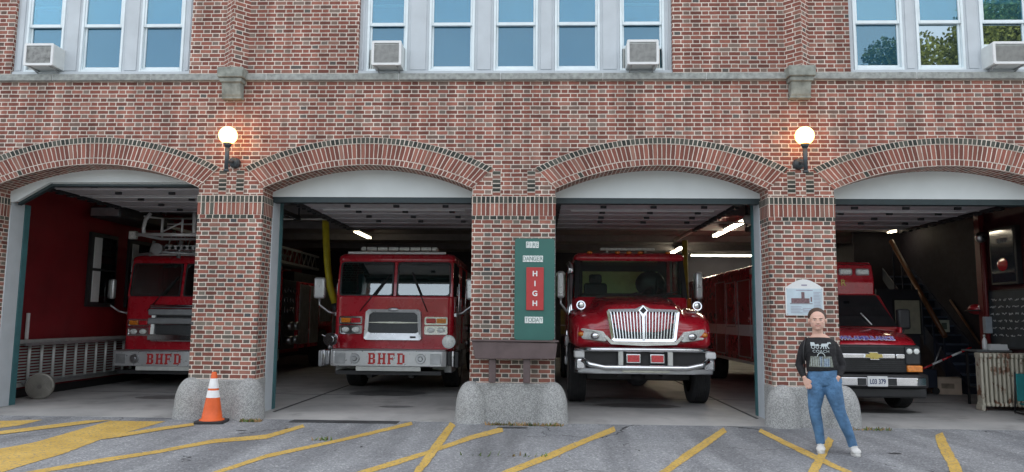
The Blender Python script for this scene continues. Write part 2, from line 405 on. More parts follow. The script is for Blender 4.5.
# ------------------------------------------------------------------ ground
G = .07; FZ = .12
b = MB(); b.quad([(-600, -600, G), (600, -600, G), (600, 900, G), (-600, 900, G)]); struct(b.build('asphalt', ASPH))
b = MB()
prof = [(-.02, G - .03), (-.02, G + .004), (.42, FZ), (17, FZ)]
for x0, x1 in ((-9.5, 9.7),):
    for (ya, za), (yb, zb) in zip(prof[:-1], prof[1:]): b.quad([(x0, ya, za), (x1, ya, za), (x1, yb, zb), (x0, yb, zb)])
struct(b.build('garage_floor', SLAB))
LN = {
'A': [(-7.547, -0.581), (-7.036, -0.424), (-6.988, -0.961), (-7.088, -1.199)],
'B': [(-6.879, -1.481), (-6.403, -0.459), (-6.064, -0.372), (-6.357, -1.08), (-6.682, -1.747)],
'C': [(-5.994, -2.674), (-5.9, -2.266), (-6.063, -0.423), (-5.271, -0.391), (-5.266, -1.014), (-5.265, -1.992), (-5.131, -2.843), (-5.095, -3.886), (-5.11, -4.355), (-6.024, -3.21)],
'D': [(-5.262, -1.447), (-5.027, -0.898), (-4.806, -0.522), (-4.689, -0.771), (-4.896, -1.154), (-5.134, -1.791), (-5.26, -1.99)],
'E': [(-4.864, -4.193), (-4.716, -3.867), (-4.448, -3.345), (-4.133, -2.753), (-3.836, -2.092), (-3.332, -1.735), (-3.172, -0.752), (-3.269, -0.483), (-3.455, -1.428), (-3.952, -1.845), (-4.23, -2.576), (-4.58, -3.137), (-4.829, -3.711), (-4.958, -4.073)],
'F': [(-3.11, -4.002), (-3.044, -3.742), (-2.88, -2.953), (-2.383, -1.855), (-1.759, -0.383), (-1.824, -0.067), (-2.444, -1.657), (-2.966, -2.749), (-3.115, -3.601), (-3.169, -3.891)],
'G': [(-1.129, -4.339), (-1.128, -3.606), (-1.127, -2.188), (-1.154, -0.383), (-1.261, -0.044), (-1.247, -1.874), (-1.214, -3.418), (-1.194, -4.212)],
'H': [(-1.805, -4.0), (-1.655, -3.652), (-1.448, -3.212), (-1.189, -2.536), (-0.831, -1.577), (-0.455, -0.88), (-0.493, -0.439), (-0.877, -1.253), (-1.234, -2.319), (-1.512, -2.959), (-1.713, -3.458), (-1.855, -3.852)],
'I': [(-0.431, -3.903), (-0.268, -3.556), (0.202, -2.598), (0.657, -1.512), (1.051, -0.691), (1.071, -0.226), (0.657, -1.183), (0.183, -2.248), (-0.297, -3.32), (-0.459, -3.724)],
'J': [(1.072, -3.831), (1.262, -3.436), (1.703, -2.477), (2.546, -0.611), (2.608, -0.187), (1.732, -2.096), (1.268, -3.181), (1.072, -3.637)],
'K': [(2.994, -0.564), (2.995, -1.509), (3.009, -2.441), (3.064, -3.199), (3.068, -3.578), (3.169, -3.385), (3.154, -3.016), (3.143, -2.139), (3.124, -1.187), (3.115, -0.233)],
'M': [(3.779, -0.909), (3.216, -2.098), (2.671, -3.288), (2.395, -3.942), (2.415, -4.051), (2.689, -3.474), (3.21, -2.337), (3.75, -1.192)],
'N': [(5.288, -0.632), (4.788, -1.702), (4.165, -3.095), (3.9, -3.706), (4.057, -3.552), (4.42, -2.821), (5.072, -1.37), (5.558, -0.318)]}
for i, (k, pts) in enumerate(LN.items()):
    b = MB(); z = G + .004 + .0035 * (k in 'GM') + .003 * (k in 'DB')
    # ragged edges: subdivide each side and jitter a little
    q = []
    for a, c in zip(pts, pts[1:] + pts[:1]):
        n = max(1, int(hypot(c[0] - a[0], c[1] - a[1]) / .12))
        for j in range(n):
            s = j / n; q.append((a[0] + (c[0] - a[0]) * s + random.uniform(-.006, .006), a[1] + (c[1] - a[1]) * s + random.uniform(-.012, .012)))
    f = b.quad([(x, y, z) for x, y in q]); bmesh.ops.triangulate(b.bm, faces=[f])
    struct(b.build('parking_line', YPAINT))
# tar patches and crack fillings
TAR = mat('tar_patch', (.045, .047, .05), .7, var=.3, bmp=.004)
def blob(cx, cy, rx, ry, z, m, name, n=28):
    b = MB(); f = b.quad([(cx + rx * cos(2 * pi * i / n) * random.uniform(.86, 1.1), cy + ry * sin(2 * pi * i / n) * random.uniform(.8, 1.1), z) for i in range(n)])
    bmesh.ops.triangulate(b.bm, faces=[f]); return struct(b.build(name, m))
b = MB(); b.box(-3.55, -2.0, -.30, -.025, G + .001, G + .004); struct(b.build('tar_patch', TAR))
blob(-.35, -.5, .22, .07, G + .0075, TAR, 'tar_patch')
blob(4.1, -2.05, .08, .05, G + .003, TAR, 'tar_patch'); blob(-3.9, -1.1, .07, .03, G + .003, TAR, 'tar_patch')
# floor joints running into the bays
for x in (-4.02, 3.26):
    b = MB(); b.box(x - .02, x + .02, .43, 16, FZ + .001, FZ + .006); struct(b.build('floor_joint', TAR))
b = MB(); b.box(-9, 9, 3.0, 3.015, FZ + .001, FZ + .0045); struct(b.build('floor_joint', TAR))
for cx, cy, rx, ry in ((-6.6, 2.2, .5, .35), (-2.9, 3.4, .8, .5), (1.7, 1.9, .7, .35), (5.6, 1.6, .6, .3), (-2.3, 1.3, .3, .15)):
    blob(cx, cy, rx, ry, FZ + .002, mat('oil_stain', (.13, .128, .125), .45, var=.2), 'oil_stain')

# ------------------------------------------------------------------ the station
ST = empty('fire_station', (0, 0, 0), 'long red brick fire station with four arched garage bays', 'building')
PIERS = [(-9.6, -8.40), (-5.17, -4.18), (-1.0, .24), (3.38, 4.34), (7.70, 9.8)]
BAYS = [(-8.40, -5.17), (-4.18, -1.0), (.24, 3.38), (4.34, 7.70)]
ZS, SAG, RT = 3.50, .36, .42
def arc(x0, x1, n=40, dr=0, t0=None):
    h = (x1 - x0) / 2; Rr = (h * h + SAG * SAG) / (2 * SAG); xc = (x0 + x1) / 2; zc = ZS + SAG - Rr
    th = math.asin(h / Rr); ro = Rr + dr; tm = th if t0 is None else math.asin(t0 / ro)
    return [(xc + ro * sin(-tm + 2 * tm * i / n), zc + ro * cos(-tm + 2 * tm * i / n)) for i in range(n + 1)], ro, tm
ZB, ZT = 3.385, 5.165
b = MB()
for x0, x1 in BAYS:
    a, _, _ = arc(x0, x1)
    for (xa, za), (xb, zb) in zip(a[:-1], a[1:]):
        b.quad([(xa, 0, za), (xb, 0, zb), (xb, 0, ZT), (xa, 0, ZT)], [(xa, za), (xb, zb), (xb, ZT), (xa, ZT)])
    path = [(x0, ZB)] + a + [(x1, ZB)]; s = 0
    for (xa, za), (xb, zb) in zip(path[:-1], path[1:]):
        l = hypot(xb - xa, zb - za)
        b.quad([(xa, 0, za), (xb, 0, zb), (xb, .42, zb), (xa, .42, za)], [(0, s), (0, s + l), (.42, s + l), (.42, s)]); s += l
for x0, x1 in PIERS: b.quad([(x0, 0, ZB), (x1, 0, ZB), (x1, 0, ZT), (x0, 0, ZT)], [(x0, ZB), (x1, ZB), (x1, ZT), (x0, ZT)])
# upper storey with the three window openings
WZ0, WZ1, WT = 5.27, 7.0, 10.2
GRP = [(-8.27, -5.43), (-2.80, 2.01), (4.66, 8.2)]
xs = [-9.6]
for g in GRP: xs += list(g)
xs.append(9.8)
def wq(x0, x1, z0, z1): b.quad([(x0, 0, z0), (x1, 0, z0), (x1, 0, z1), (x0, 0, z1)], [(x0, z0), (x1, z0), (x1, z1), (x0, z1)])
for i in range(0, len(xs), 2): wq(xs[i], xs[i + 1], WZ0, WZ1)
wq(-9.6, 9.8, WZ1, WT)
for x0, x1 in GRP:
    for x in (x0, x1): b.quad([(x, 0, WZ0), (x, .14, WZ0), (x, .14, WZ1), (x, 0, WZ1)], [(x, WZ0), (x + .14, WZ0), (x + .14, WZ1), (x, WZ1)])
    b.quad([(x0, 0, WZ1), (x1, 0, WZ1), (x1, .14, WZ1), (x0, .14, WZ1)], [(x0, 0), (x1, 0), (x1, .14), (x0, .14)])
b.build('brick_front', BR, ST, recalc=False)
# outer side walls, back wall, roof
b = MB(); b.box(-9.9, -9.6, 0, 17.3, 0, WT); b.box(9.8, 10.1, 0, 17.3, 0, WT); b.box(-9.9, 10.1, 17.3, 17.6, 0, WT); b.build('outer_wall', BR, ST)
b = MB(); b.box(-9.95, 10.15, -.05, 17.65, WT, WT + .3); b.build('roof', STONE, ST)
b = MB(); b.box(-9.598, 9.798, .46, 17.29, 4.05, 4.3); b.build('ceiling', CEIL, ST)
b = MB()
for y in (2.6, 5.4, 8.2, 11.0, 13.8): b.box(-9.04, 9.4, y, y + .18, 3.86, 4.046)
b.build('ceiling_beam', mat('beam_paint', (.20, .19, .19), .7), ST)
# pier shafts with their bands
def shell(b, x0, x1, y0, y1, z0, z1, vof=0):
    # open box, UV runs on round the corner
    for p, q, u0 in (((x0, y1), (x0, y0), x0 - (y1 - y0)), ((x0, y0), (x1, y0), x0), ((x1, y0), (x1, y1), x1)):
        l = hypot(q[0] - p[0], q[1] - p[1])
        b.quad([(*p, z0), (*q, z0), (*q, z1), (*p, z1)], [(u0, z0 - vof), (u0 + l, z0 - vof), (u0 + l, z1 - vof), (u0, z1 - vof)])
    b.quad([(x0, y0, z1), (x1, y0, z1), (x1, y1, z1), (x0, y1, z1)]); b.quad([(x0, y0, z0), (x0, y1, z0), (x1, y1, z0), (x1, y0, z0)])
for i, (x0, x1) in enumerate(PIERS):
    b = MB(); shell(b, x0, x1, 0, .42, .1, 3.03); p = b.build('pier', BRP, ST, recalc=False)
    b = MB(); shell(b, x0 - .004, x1 + .004, -.004, .42, 3.03, 3.092, 3.0275); b.build('header_band', BRD2, p, recalc=False)
    b = MB(); shell(b, x0 - .006, x1 + .006, -.006, .42, 3.092, 3.275, 3.04); b.build('soldier_band', BRS, p, recalc=False)
    b = MB(); shell(b, x0 - .012, x1 + .012, -.012, .42, 3.275, ZB, 3.275); b.build('dark_band', BRD, p, recalc=False)
    # dark header columns standing between the arch springers
    if 0 < i < 4:
        xc = (x0 + x1) / 2; off = .26 if i == 2 else .135
        for s in (-1, 1):
            xa = xc + s * off - .06; b = MB(); zq0, zq1 = ZB, ZB + .0645 * 6
            b.quad([(xa, -.004, zq0), (xa + .12, -.004, zq0), (xa + .12, -.004, zq1), (xa, -.004, zq1)], [(.005, 0), (.125, 0), (.125, .387), (.005, .387)])
            for q in (xa, xa + .12): b.quad([(q, -.004, zq0), (q, .01, zq0), (q, .01, zq1), (q, -.004, zq1)])
            b.build('quoin_strip', BRQ, p, recalc=False)
# arch rings
for x0, x1 in BAYS:
    def ring(dr0, dr1, m, name, y, par, cof):
        b = MB(); e0 = (x1 - x0) / 2 + .0; k = .30 / RT
        A, ra, ta = arc(x0, x1, 44, dr0, (x1 - x0) / 2 + dr0 * k - .001); B, rb, tb = arc(x0, x1, 44, dr1, (x1 - x0) / 2 + dr1 * k)
        rm = (ra + rb) / 2
        for i in range(44):
            u0 = rm * (ta + tb) / 2 * (-1 + 2 * i / 44) + 20; u1 = rm * (ta + tb) / 2 * (-1 + 2 * (i + 1) / 44) + 20
            w = dr1 - dr0
            b.quad([(A[i][0], y, A[i][1]), (A[i + 1][0], y, A[i + 1][1]), (B[i + 1][0], y, B[i + 1][1]), (B[i][0], y, B[i][1])], [(u0, 0), (u1, 0), (u1, cof), (u0, cof)])
            b.quad([(B[i][0], y, B[i][1]), (B[i + 1][0], y, B[i + 1][1]), (B[i + 1][0], .02, B[i + 1][1]), (B[i][0], .02, B[i][1])])
            b.quad([(A[i][0], y, A[i][1]), (A[i][0], .02, A[i][1]), (A[i + 1][0], .02, A[i + 1][1]), (A[i + 1][0], y, A[i + 1][1])])
        for q in (0, 44): b.quad([(A[q][0], y, A[q][1]), (B[q][0], y, B[q][1]), (B[q][0], .02, B[q][1]), (A[q][0], .02, A[q][1])])
        return b.build(name, m, par)
    a = ring(.095, .325, BRV, 'arch', -.012, ST, .24); ring(0, .095, BRVs, 'inner_ring', -.010, a, .10); ring(.325, RT, BRD, 'outer_ring', -.018, a, .11)
# stone sill course, joints modelled by separate blocks
b = MB(); x = -9.6; jn = 0
while x < 9.8:
    x2 = min(9.8, x + random.choice((1.55, 1.8, 2.05)))
    b.box(x + .004, x2 - .004, -.065, .1, 5.165, 5.268, .008, 1); x = x2
b.mi = 1; b.box(-9.6, 9.8, -.055, .08, 5.17, 5.262); b.build('sill_course', [STONE, WHT], ST)
for xc in (-4.70, 3.87):
    b = MB(); b.box(xc - .20, xc + .20, -.21, .05, 5.17, 5.33, .012, 1); b.box(xc - .17, xc + .17, -.18, .05, 5.10, 5.172, .01, 1)
    b.prism([(0.02, 4.885), (-.10, 4.885), (-.12, 4.92), (-.15, 5.105), (0.02, 5.105)], 'x', xc - .145, xc + .145, .006)
    b.prism([(0.02, 4.86), (-.105, 4.86), (-.105, 4.89), (0.02, 4.89)], 'x', xc - .155, xc + .155, .006)
    b.build('corbel', STONE2, ST)
    b = MB(); P3 = [(xc - .19, 0), (xc, -.19), (xc + .19, 0)]; u = 0
    for (xa, ya), (xb, yb) in zip(P3[:-1], P3[1:]):
        l = .2687; b.quad([(xa, ya, 5.33), (xb, yb, 5.33), (xb, yb, WT), (xa, ya, WT)], [(u, 5.33), (u + l, 5.33), (u + l, WT), (u, WT)]); u += l
    b.build('pilaster', BR, ST, recalc=False)
# concrete guards round the pier feet
def guard(b, cx, cy, r, z1, fl=1.12):
    rings = []; n = 24; hd_ = .40
    for z, k in ((0, fl), (.06, fl * .985), (z1 - hd_, 1.02)): rings.append((cx, cy, z, r * k))
    for i in range(1, 9):
        a = i / 9 * pi / 2; rings.append((cx, cy, z1 - hd_ + hd_ * sin(a), r * 1.02 * cos(a) ** .85))
    rings.append((cx, cy, z1, r * .04))
    b.loft([[(x + q * cos(2 * pi * k / n), y + q * sin(2 * pi * k / n), z) for k in range(n)] for x, y, z, q in rings])
for x0, x1, l, r, in ((-9.6, -8.40, -9.7, -8.33), (-5.17, -4.18, -5.36, -4.02), (-1.0, .24, -1.21, .44), (3.38, 4.34, 3.26, 4.60), (7.70, 9.8, 7.62, 9.9)):
    b = MB(); b.box(x0 - .012, x1 + .012, -.07, .43, 0, .635, .015, 2)
    for cx in (l + .24, r - .24): guard(b, cx, .02, .225, .66)
    o = b.build('pier_base', CONC, ST)
# door frames, arch panels, raised doors
for i, (x0, x1) in enumerate(BAYS):
    hz_ = 3.65 if i == 0 else 3.43
    b = MB(); a, _, _ = arc(x0, x1)
    top = [(x, z) for x, z in a]
    if i == 0: poly = [(x0, 3.33)] + [(x0, ZS)] + [q for q in top[1:-1] if q[0] < (x0 + x1) / 2 or q[1] > hz_ + .004] + [(x0 + .62, hz_), (x0 + .10, 3.34)]
    else: poly = [(x0, hz_), (x0, ZS)] + top[1:-1] + [(x1, ZS), (x1, hz_)]
    b.prism(poly, 'y', .40, .47); bmesh.ops.triangulate(b.bm, faces=[f for f in b.bm.faces if len(f.verts) > 4]); b.build('arch_panel', TYM, ST)
    b = MB()
    for xa, s in ((x0, 1), (x1, -1)):
        b.box(xa - .10 * s, xa + .012 * s, .42, .74, .1, 3.34 if (i == 0 and s > 0) else hz_ + .003, .006, 1)
    f = b.build('door_frame', FRM, ST)
    b = MB()
    if i == 0:
        b.box(x0 + .62, x1 + .02, .465, .60, hz_ - .05, hz_ - .015)
        b.prism([(x0 + .08, 3.34), (x0 + .62, hz_), (x0 + .62, hz_ - .05), (x0 + .08, 3.295)], 'y', .475, .56)
        pass
    else: b.box(x0, x1, .41, .56, hz_ - .085, hz_)
    b.build('head_strip', mat('dark_teal', (.018, .035, .04), .5), f)
    b = MB()
    for xa, s in ((x0, 1), (x1, -1)): b.box(xa - .10 * s, xa + .02 * s, .745, .87, .1, 3.34 if (i == 0 and s > 0) else hz_ - .01, .004, 1)
    b.build('weather_strip', TEAL, f)
    if i == 0: b = MB(); b.box(x0 + .62, x1 + .02, .475, .50, hz_ - .014, 3.90); b.build('lintel', TYM, ST)
    # raised sectional door lying under the ceiling
    dz = 3.70 if i == 0 else 3.49; y1 = 4.1 if i == 0 else 4.7; xm0, xm1 = x0 + .12, x1 - .12
    b = MB(); yy = .66; k = 0
    while yy < y1 - .1:
        b.box(xm0, xm1, yy, yy + .66, dz, dz + .05, .006, 1)
        b.box(xm0, xm1, yy + .64, yy + .665, dz - .012, dz); yy += .67; k += 1
    b.mi = 1; b.box(xm0 + .2, xm1 - .2, 2.02, 2.055, dz - .035, dz - .013)
    d = b.build('overhead_door', [DOORW, WHT], ST)
    b = MB()
    for xa in (-.75, .1, .95) if i else (-.6, .35):
        for j in range(5): b.box((x0 + x1) / 2 + xa - .05 + j * .035, (x0 + x1) / 2 + xa + .05 + j * .035, .9 + j * .67, .95 + j * .67, dz - .045, dz)
    b.build('hinge', DKG, d)
    b = MB()
    for xa in (x0 + .07, x1 - .09): b.box(xa, xa + .03, .6, 5.0, dz - .04, dz + .05); b.box(xa, xa + .03, 4.9, 4.94, dz, 4.04)
    for k_ in range(14): b.box(x0 + .05 + .0, x0 + .12, .8 + k_ * .3, .93 + k_ * .3, dz - .07, dz - .045); b.box(x1 - .12, x1 - .05, .8 + k_ * .3, .93 + k_ * .3, dz - .07, dz - .045)
    b.build('door_track', DKG, d)
# interior walls
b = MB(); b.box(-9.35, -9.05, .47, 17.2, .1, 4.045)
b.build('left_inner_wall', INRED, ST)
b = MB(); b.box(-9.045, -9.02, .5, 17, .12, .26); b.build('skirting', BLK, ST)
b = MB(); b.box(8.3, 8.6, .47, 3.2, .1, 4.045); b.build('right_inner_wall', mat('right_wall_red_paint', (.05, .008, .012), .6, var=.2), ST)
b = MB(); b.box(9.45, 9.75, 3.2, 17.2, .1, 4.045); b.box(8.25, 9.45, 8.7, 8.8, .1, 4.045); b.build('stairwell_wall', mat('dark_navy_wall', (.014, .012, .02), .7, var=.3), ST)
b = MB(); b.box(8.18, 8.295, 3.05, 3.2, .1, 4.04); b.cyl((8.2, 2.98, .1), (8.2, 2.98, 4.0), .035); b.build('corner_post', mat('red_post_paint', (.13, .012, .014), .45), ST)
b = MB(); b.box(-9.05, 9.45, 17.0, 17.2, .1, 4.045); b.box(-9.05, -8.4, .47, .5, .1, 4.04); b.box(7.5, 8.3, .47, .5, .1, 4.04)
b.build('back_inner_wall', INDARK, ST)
# window in the left inner wall
def inner_window(y0, y1, z0, z1):
    b = MB(); b.box(-9.045, -8.98, y0, y1, z0, z1, .006, 1); o = b.build('inner_window', BLK, ST)
    b = MB(); zm = (z0 + z1) / 2
    for a, c in ((z0 + .10, zm - .03), (zm + .03, z1 - .10)):
        b.box(-8.978, -8.96, y0 + .10, y0 + .34, a, c)
    b.build('blind', WHT, o)
    b = MB()
    for a, c in ((z0 + .08, zm - .02), (zm + .02, z1 - .08)): b.box(-8.976, -8.970, y0 + .36, y1 - .08, a, c)
    b.build('pane', SIDEG, o)
inner_window(3.55, 4.5, 1.72, 3.22); inner_window(4.95, 5.9, 1.72, 3.22)

# upper windows
def window(x0, x1, lift=0, light=BLIND, low=BLINDD, lowpane=PANED, top_dark=False):
    yf = .045
    b = MB(); z0, z1, zm = 5.335, 6.93, 6.085; t_ = .036
    b.box(x0, x0 + t_, yf, yf + .09, z0, z1, .004, 1); b.box(x1 - t_, x1, yf, yf + .09, z0, z1, .004, 1)
    b.box(x0 + t_, x1 - t_, yf, yf + .09, z0, z0 + .04, .004, 1); b.box(x0 + t_, x1 - t_, yf, yf + .09, z1 - .05, z1, .004, 1)
    o = b.build('window', SASH, ST)
    def sash(za, zb, y):
        b = MB(); q = .030; xa, xb = x0 + t_ + .002, x1 - t_ - .002
        b.box(xa, xa + q, y, y + .035, za, zb, .004, 1); b.box(xb - q, xb, y, y + .035, za, zb, .004, 1)
        b.box(xa + q, xb - q, y, y + .035, za, za + .05, .004, 1); b.box(xa + q, xb - q, y, y + .035, zb - .04, zb, .004, 1)
        b.build('sash', SASH, o)
        return xa + q, xb - q, za + .05, zb - .04
    xa, xb, za, zb = sash(zm - .02, z1 - .052, yf + .01)
    b = MB(); b.box(xa - .003, xb + .003, yf + .028, yf + .032, za - .003, zb + .003); b.build('pane', PANE, o)
    xa, xb, za, zb = sash(z0 + .042 + lift, zm + .025 + lift, yf + .05)
    b = MB(); b.box(xa - .003, xb + .003, yf + .068, yf + .072, za - .003, zb + .003); b.build('pane', lowpane, o)
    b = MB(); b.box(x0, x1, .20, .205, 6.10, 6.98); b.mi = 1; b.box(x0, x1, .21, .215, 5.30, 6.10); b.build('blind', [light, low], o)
    if lift:
        b = MB(); n = int((x1 - x0 - .1) / .03)
        for k in range(n): b.box(x0 + .05 + k * .03, x0 + .072 + k * .03, yf + .04, yf + .06, z0 + .04, z0 + .042 + lift)
        b.build('filler_panel', OFFW, o)
    return o
WINS = [[(-8.10, -7.50), (-7.22, -6.54), (-6.26, -5.57)], [(-2.68, -2.05), (-1.715, -1.01), (-.715, -.035), (.225, .915), (1.22, 1.90)], [(4.74, 5.475), (5.68, 6.385), (6.625, 7.34)]]
for gi, ((g0, g1), ws) in enumerate(zip(GRP, WINS)):
    b = MB(); ex = [g0] + [v for q in ws for v in q] + [g1]
    for k in range(0, len(ex), 2):
        b.box(ex[k], ex[k + 1] - .002, .06, .16, 5.335, 6.93, .003, 1)
    # thin mouldings on the mullions
    for k in range(0, len(ex), 2):
        if ex[k + 1] - ex[k] > .1: b.box(ex[k] + .045, ex[k + 1] - .045, .048, .06, 5.36, 6.9, .004, 1)
    b.box(g0, g1, .02, .16, 5.271, 5.333, .004, 1); b.box(g0, g1, .05, .16, 6.93, 7.0)
    b.build('window_surround', FRM, ST)
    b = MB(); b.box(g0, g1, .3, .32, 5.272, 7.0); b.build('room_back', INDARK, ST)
    for wi, (a, c) in enumerate(ws):
        lift = .32 if (gi, wi) in ((0, 0), (1, 0), (1, 4), (2, 2)) else 0
        lp = PANEC if gi == 2 and wi else PANED
        window(a, c, lift, lowpane=lp)

# ------------------------------------------------------------------ air conditioners
def ac(x0, x1, z0, z1, label, dirt):
    xc = (x0 + x1) / 2; e = empty('air_conditioner', (xc, -.22, z0), label, 'air conditioner', 'air conditioners in the upper windows')
    w, h = (x1 - x0) / 2, z1 - z0
    b = MB(); b.box(-w, w, .0, .42, 0, h, .012, 2)
    b.build('case', mat('ac_case', (.62, .66, .66), .5, var=.08), e)
    b = MB(); frame_prism(b, -w - .004, w + .004, -.004, h + .004, .02, .035, -.022, .004); b.build('face_frame', WHT, e)
    b = MB(); n = int((h - .08) / .014)
    for k in range(n): b.box(-w + .036, w - .036, -.010, .0, .04 + k * .014, .047 + k * .014)
    m = 26
    for k in range(m): b.box(-w + .036 + k * (2 * w - .072) / m, -w + .040 + k * (2 * w - .072) / m, -.006, .0, .036, h - .036)
    b.build('grille', mat('ac_fins', (.33, .33, .32), .5, metal=.5, var=dirt, scale=14), e)
    b = MB()
    for s in (-1, 1): b.tube([(s * (w - .06), .06, -.004), (s * (w - .06), .36, -.07)], .008); b.box(s * (w - .06) - .012, s * (w - .06) + .012, .0, .4, -.012, -.002)
    b.build('bracket', ALU, e)
ac(-7.90, -7.45, 5.35, 5.69, 'boxy window air conditioner with a white-flecked grille, in the window farthest left', .5)
ac(-2.53, -2.09, 5.34, 5.71, 'window air conditioner in the left end window of the middle row', .25)
ac(1.30, 1.76, 5.34, 5.71, 'window air conditioner in the right end window of the middle row', .3)
ac(6.62, 7.12, 5.33, 5.66, 'window air conditioner at the right edge beside tree reflections', .2)

# ------------------------------------------------------------------ wall lamps
IRON = mat('dark_iron', (.06, .075, .085), .5, metal=.4, var=.3)
for x, lab in ((-4.63, 'lit globe lamp on an iron bracket, over the pier with the cone'), (3.83, 'lit globe lamp on an iron bracket, over the pier with the plaque')):
    e = empty('wall_lamp', (x, 0, 3.72), lab, 'wall lamp', 'globe lamps on the brick front')
    b = MB(); b.cyl((0, -.002, .16), (0, -.07, .16), .085, .075, 24); b.ell((0, -.07, .16), (.075, .03, .075)); b.build('wall_mount', IRON, e)
    b = MB(); b.tube([(0, -.08, .16), (0, -.2, .14), (0, -.30, .10)], .022, 10)
    b.cyl((0, -.31, -.02), (0, -.31, .36), .028, .034, 16); b.cyl((0, -.31, -.03), (0, -.31, .0), .04, .04); b.cyl((0, -.31, .34), (0, -.31, .395), .04, .065, 20); b.build('arm', IRON, e)
    b = MB(); b.ell((0, -.31, .515), (.133, .133, .133), 28, 18); b.build('globe', GLOBE, e)

# ------------------------------------------------------------------ danger sign
e = empty('fire_danger_sign', (-.33, -.22, .655), 'green fire danger board reading HIGH on a brown wooden stand', 'sign')
ox, oy, oz = .33, .22, -.655
b = MB()
for xa in (-.66, -.165): b.box(xa - .05 + ox, xa + .05 + ox, .02, .11, 0.0, .34, .006, 1)
b.build('leg', WOOD, e)
b = MB(); b.prism([(-.625, .585), (.60, .57), (.575, .345), (-.575, .335)], 'y', -.03, .18, .006); b.box(-.64, .62, -.05, .18, .585, .605, .004, 1); b.build('stand_box', WOOD, e)
b = MB(); b.prism([(p[0] + ox, p[1] + oz) for p in rr(-.35, .232, 1.262, 2.735, .045)], 'y', .04, .17, .003); brd = b.build('board', GREEN, e)
b = MB(); b.box(-.18 + ox, .072 + ox, .022, .045, 1.69 + oz, 2.31 + oz, .004, 1); rp = b.build('red_panel', SRED, brd)
WL = mat('white_letter', (.75, .78, .76), .5)
DGL = mat('letter_green', (.05, .14, .12), .5)
for k, ch in enumerate('HIGH'): text(ch, .105, WL, 'letter', rp, (-.054 + ox, .0205, 2.215 - k * .143 + oz), bold=.003, ext=.002)
for wd, xa, xb, z in (('FIRE', -.19, .0, 2.64), ('DANGER', -.235, .062, 2.435), ('TODAY', -.20, .065, 1.55)):
    n = len(wd); w_ = (xb - xa) / n
    b = MB()
    for k in range(n): b.box(xa + k * w_ + ox + .002, xa + (k + 1) * w_ + ox - .002, .034, .041, z - .046 + oz, z + .046 + oz, .002, 1)
    pl = b.build('letter_tile', WL, brd)
    for k, ch in enumerate(wd): text(ch, .085, DGL, 'letter', pl, (xa + (k + .5) * w_ + ox, .032, z + oz), sx=.72)

# plaque
e = empty('plaque', (3.85, -.03, 1.65), 'white history plaque with a domed top and a small building picture', 'plaque')
w_ = .27; poly = [(-w_, 0), (w_, 0), (w_, .40)]
for i in range(1, 12):
    u = i / 12; x = w_ - 2 * w_ * u; poly.append((x, .41 + .115 * sin(pi * u) ** 1.2))
poly += [(-w_, .40)]
b = MB(); b.prism(poly, 'y', 0, .025, .003); b.build('panel', WHT, e)
b = MB(); b.box(-.255, .255, -.002, 0, .012, .39); b.build('printed_sheet', mat('pale_blue_print', (.50, .60, .66), .5), e)
sh = e.children[-1]
b = MB(); b.box(-.19, .07, -.0045, -.002, .18, .25); b.box(-.045, .0, -.0047, -.0022, .18, .34); b.box(.085, .105, -.0045, -.002, .20, .27); b.build('building_picture', mat('print_brown', (.17, .10, .11), .6, var=.4, scale=40), sh)
b = MB(); b.box(-.21, .11, -.0045, -.002, .165, .18); b.build('ground_line', mat('print_grey', (.25, .25, .28), .6), sh)
b = MB()
for k in range(15): b.box(.13, .13 + random.uniform(.08, .11), -.0045, -.002, .04 + k * .021, .046 + k * .021)
for k in range(5): b.box(-.2, -.2 + random.uniform(.12, .2), -.0045, -.002, .04 + k * .021, .046 + k * .021)
for k in range(3): b.box(-.03, .1, -.0045, -.002, .05 + k * .024, .058 + k * .024)
b.box(-.12, .12, -.0045, -.002, .36, .372); b.box(-.04, .04, -.0025, -.0, .43, .45); b.build('small_print', mat('print_ink', (.30, .28, .36), .6), sh)
b = MB()
for x, z in ((-.25, .02), (.25, .02), (-.25, .385), (.25, .385)): b.cyl((x, -.004, z), (x, .005, z), .008, None, 10)
b.build('screw', ALU, e)

# traffic cone
ORG = mat('cone_orange', (.72, .115, .02), .5, var=.12, scale=8)
WREF = mat('reflective_white', (.82, .83, .84), .35, var=.05)
e = empty('traffic_cone', (-4.60, -.42, G), 'orange traffic cone with two white bands in front of the pier', 'cone', rz=radians(8))
b = MB(); b.prism(rr(-.20, .20, -.20, .20, .05), 'z', 0, .035, .004); b.build('base', BLK, e)
b = MB(); b.prism(rr(-.195, .195, -.195, .195, .05), 'z', .0, .004); b.build('base_edge', ORG, e)
def cr(z): return .145 * (1 - (z - .035) / .67) + .032 * (z - .035) / .67
b = MB(); n = 32; pr = [(.17, .036), (.168, .05), (cr(.06), .06)] + [(cr(z), z) for z in (.2, .33, .46, .52, .6, .69)] + [(.026, .705), (.02, .705), (.018, .6)]
b.loft([[(r * cos(2 * pi * k / n), r * sin(2 * pi * k / n), z) for k in range(n)] for r, z in pr], cap=False); b.build('body', ORG, e)
for za, zb in ((.35, .45), (.478, .615)):
    b = MB(); b.loft([[((cr(z) + .002) * cos(2 * pi * k / n), (cr(z) + .002) * sin(2 * pi * k / n), z) for k in range(n)] for z in (za, zb)], cap=False); b.build('white_band', WREF, e)

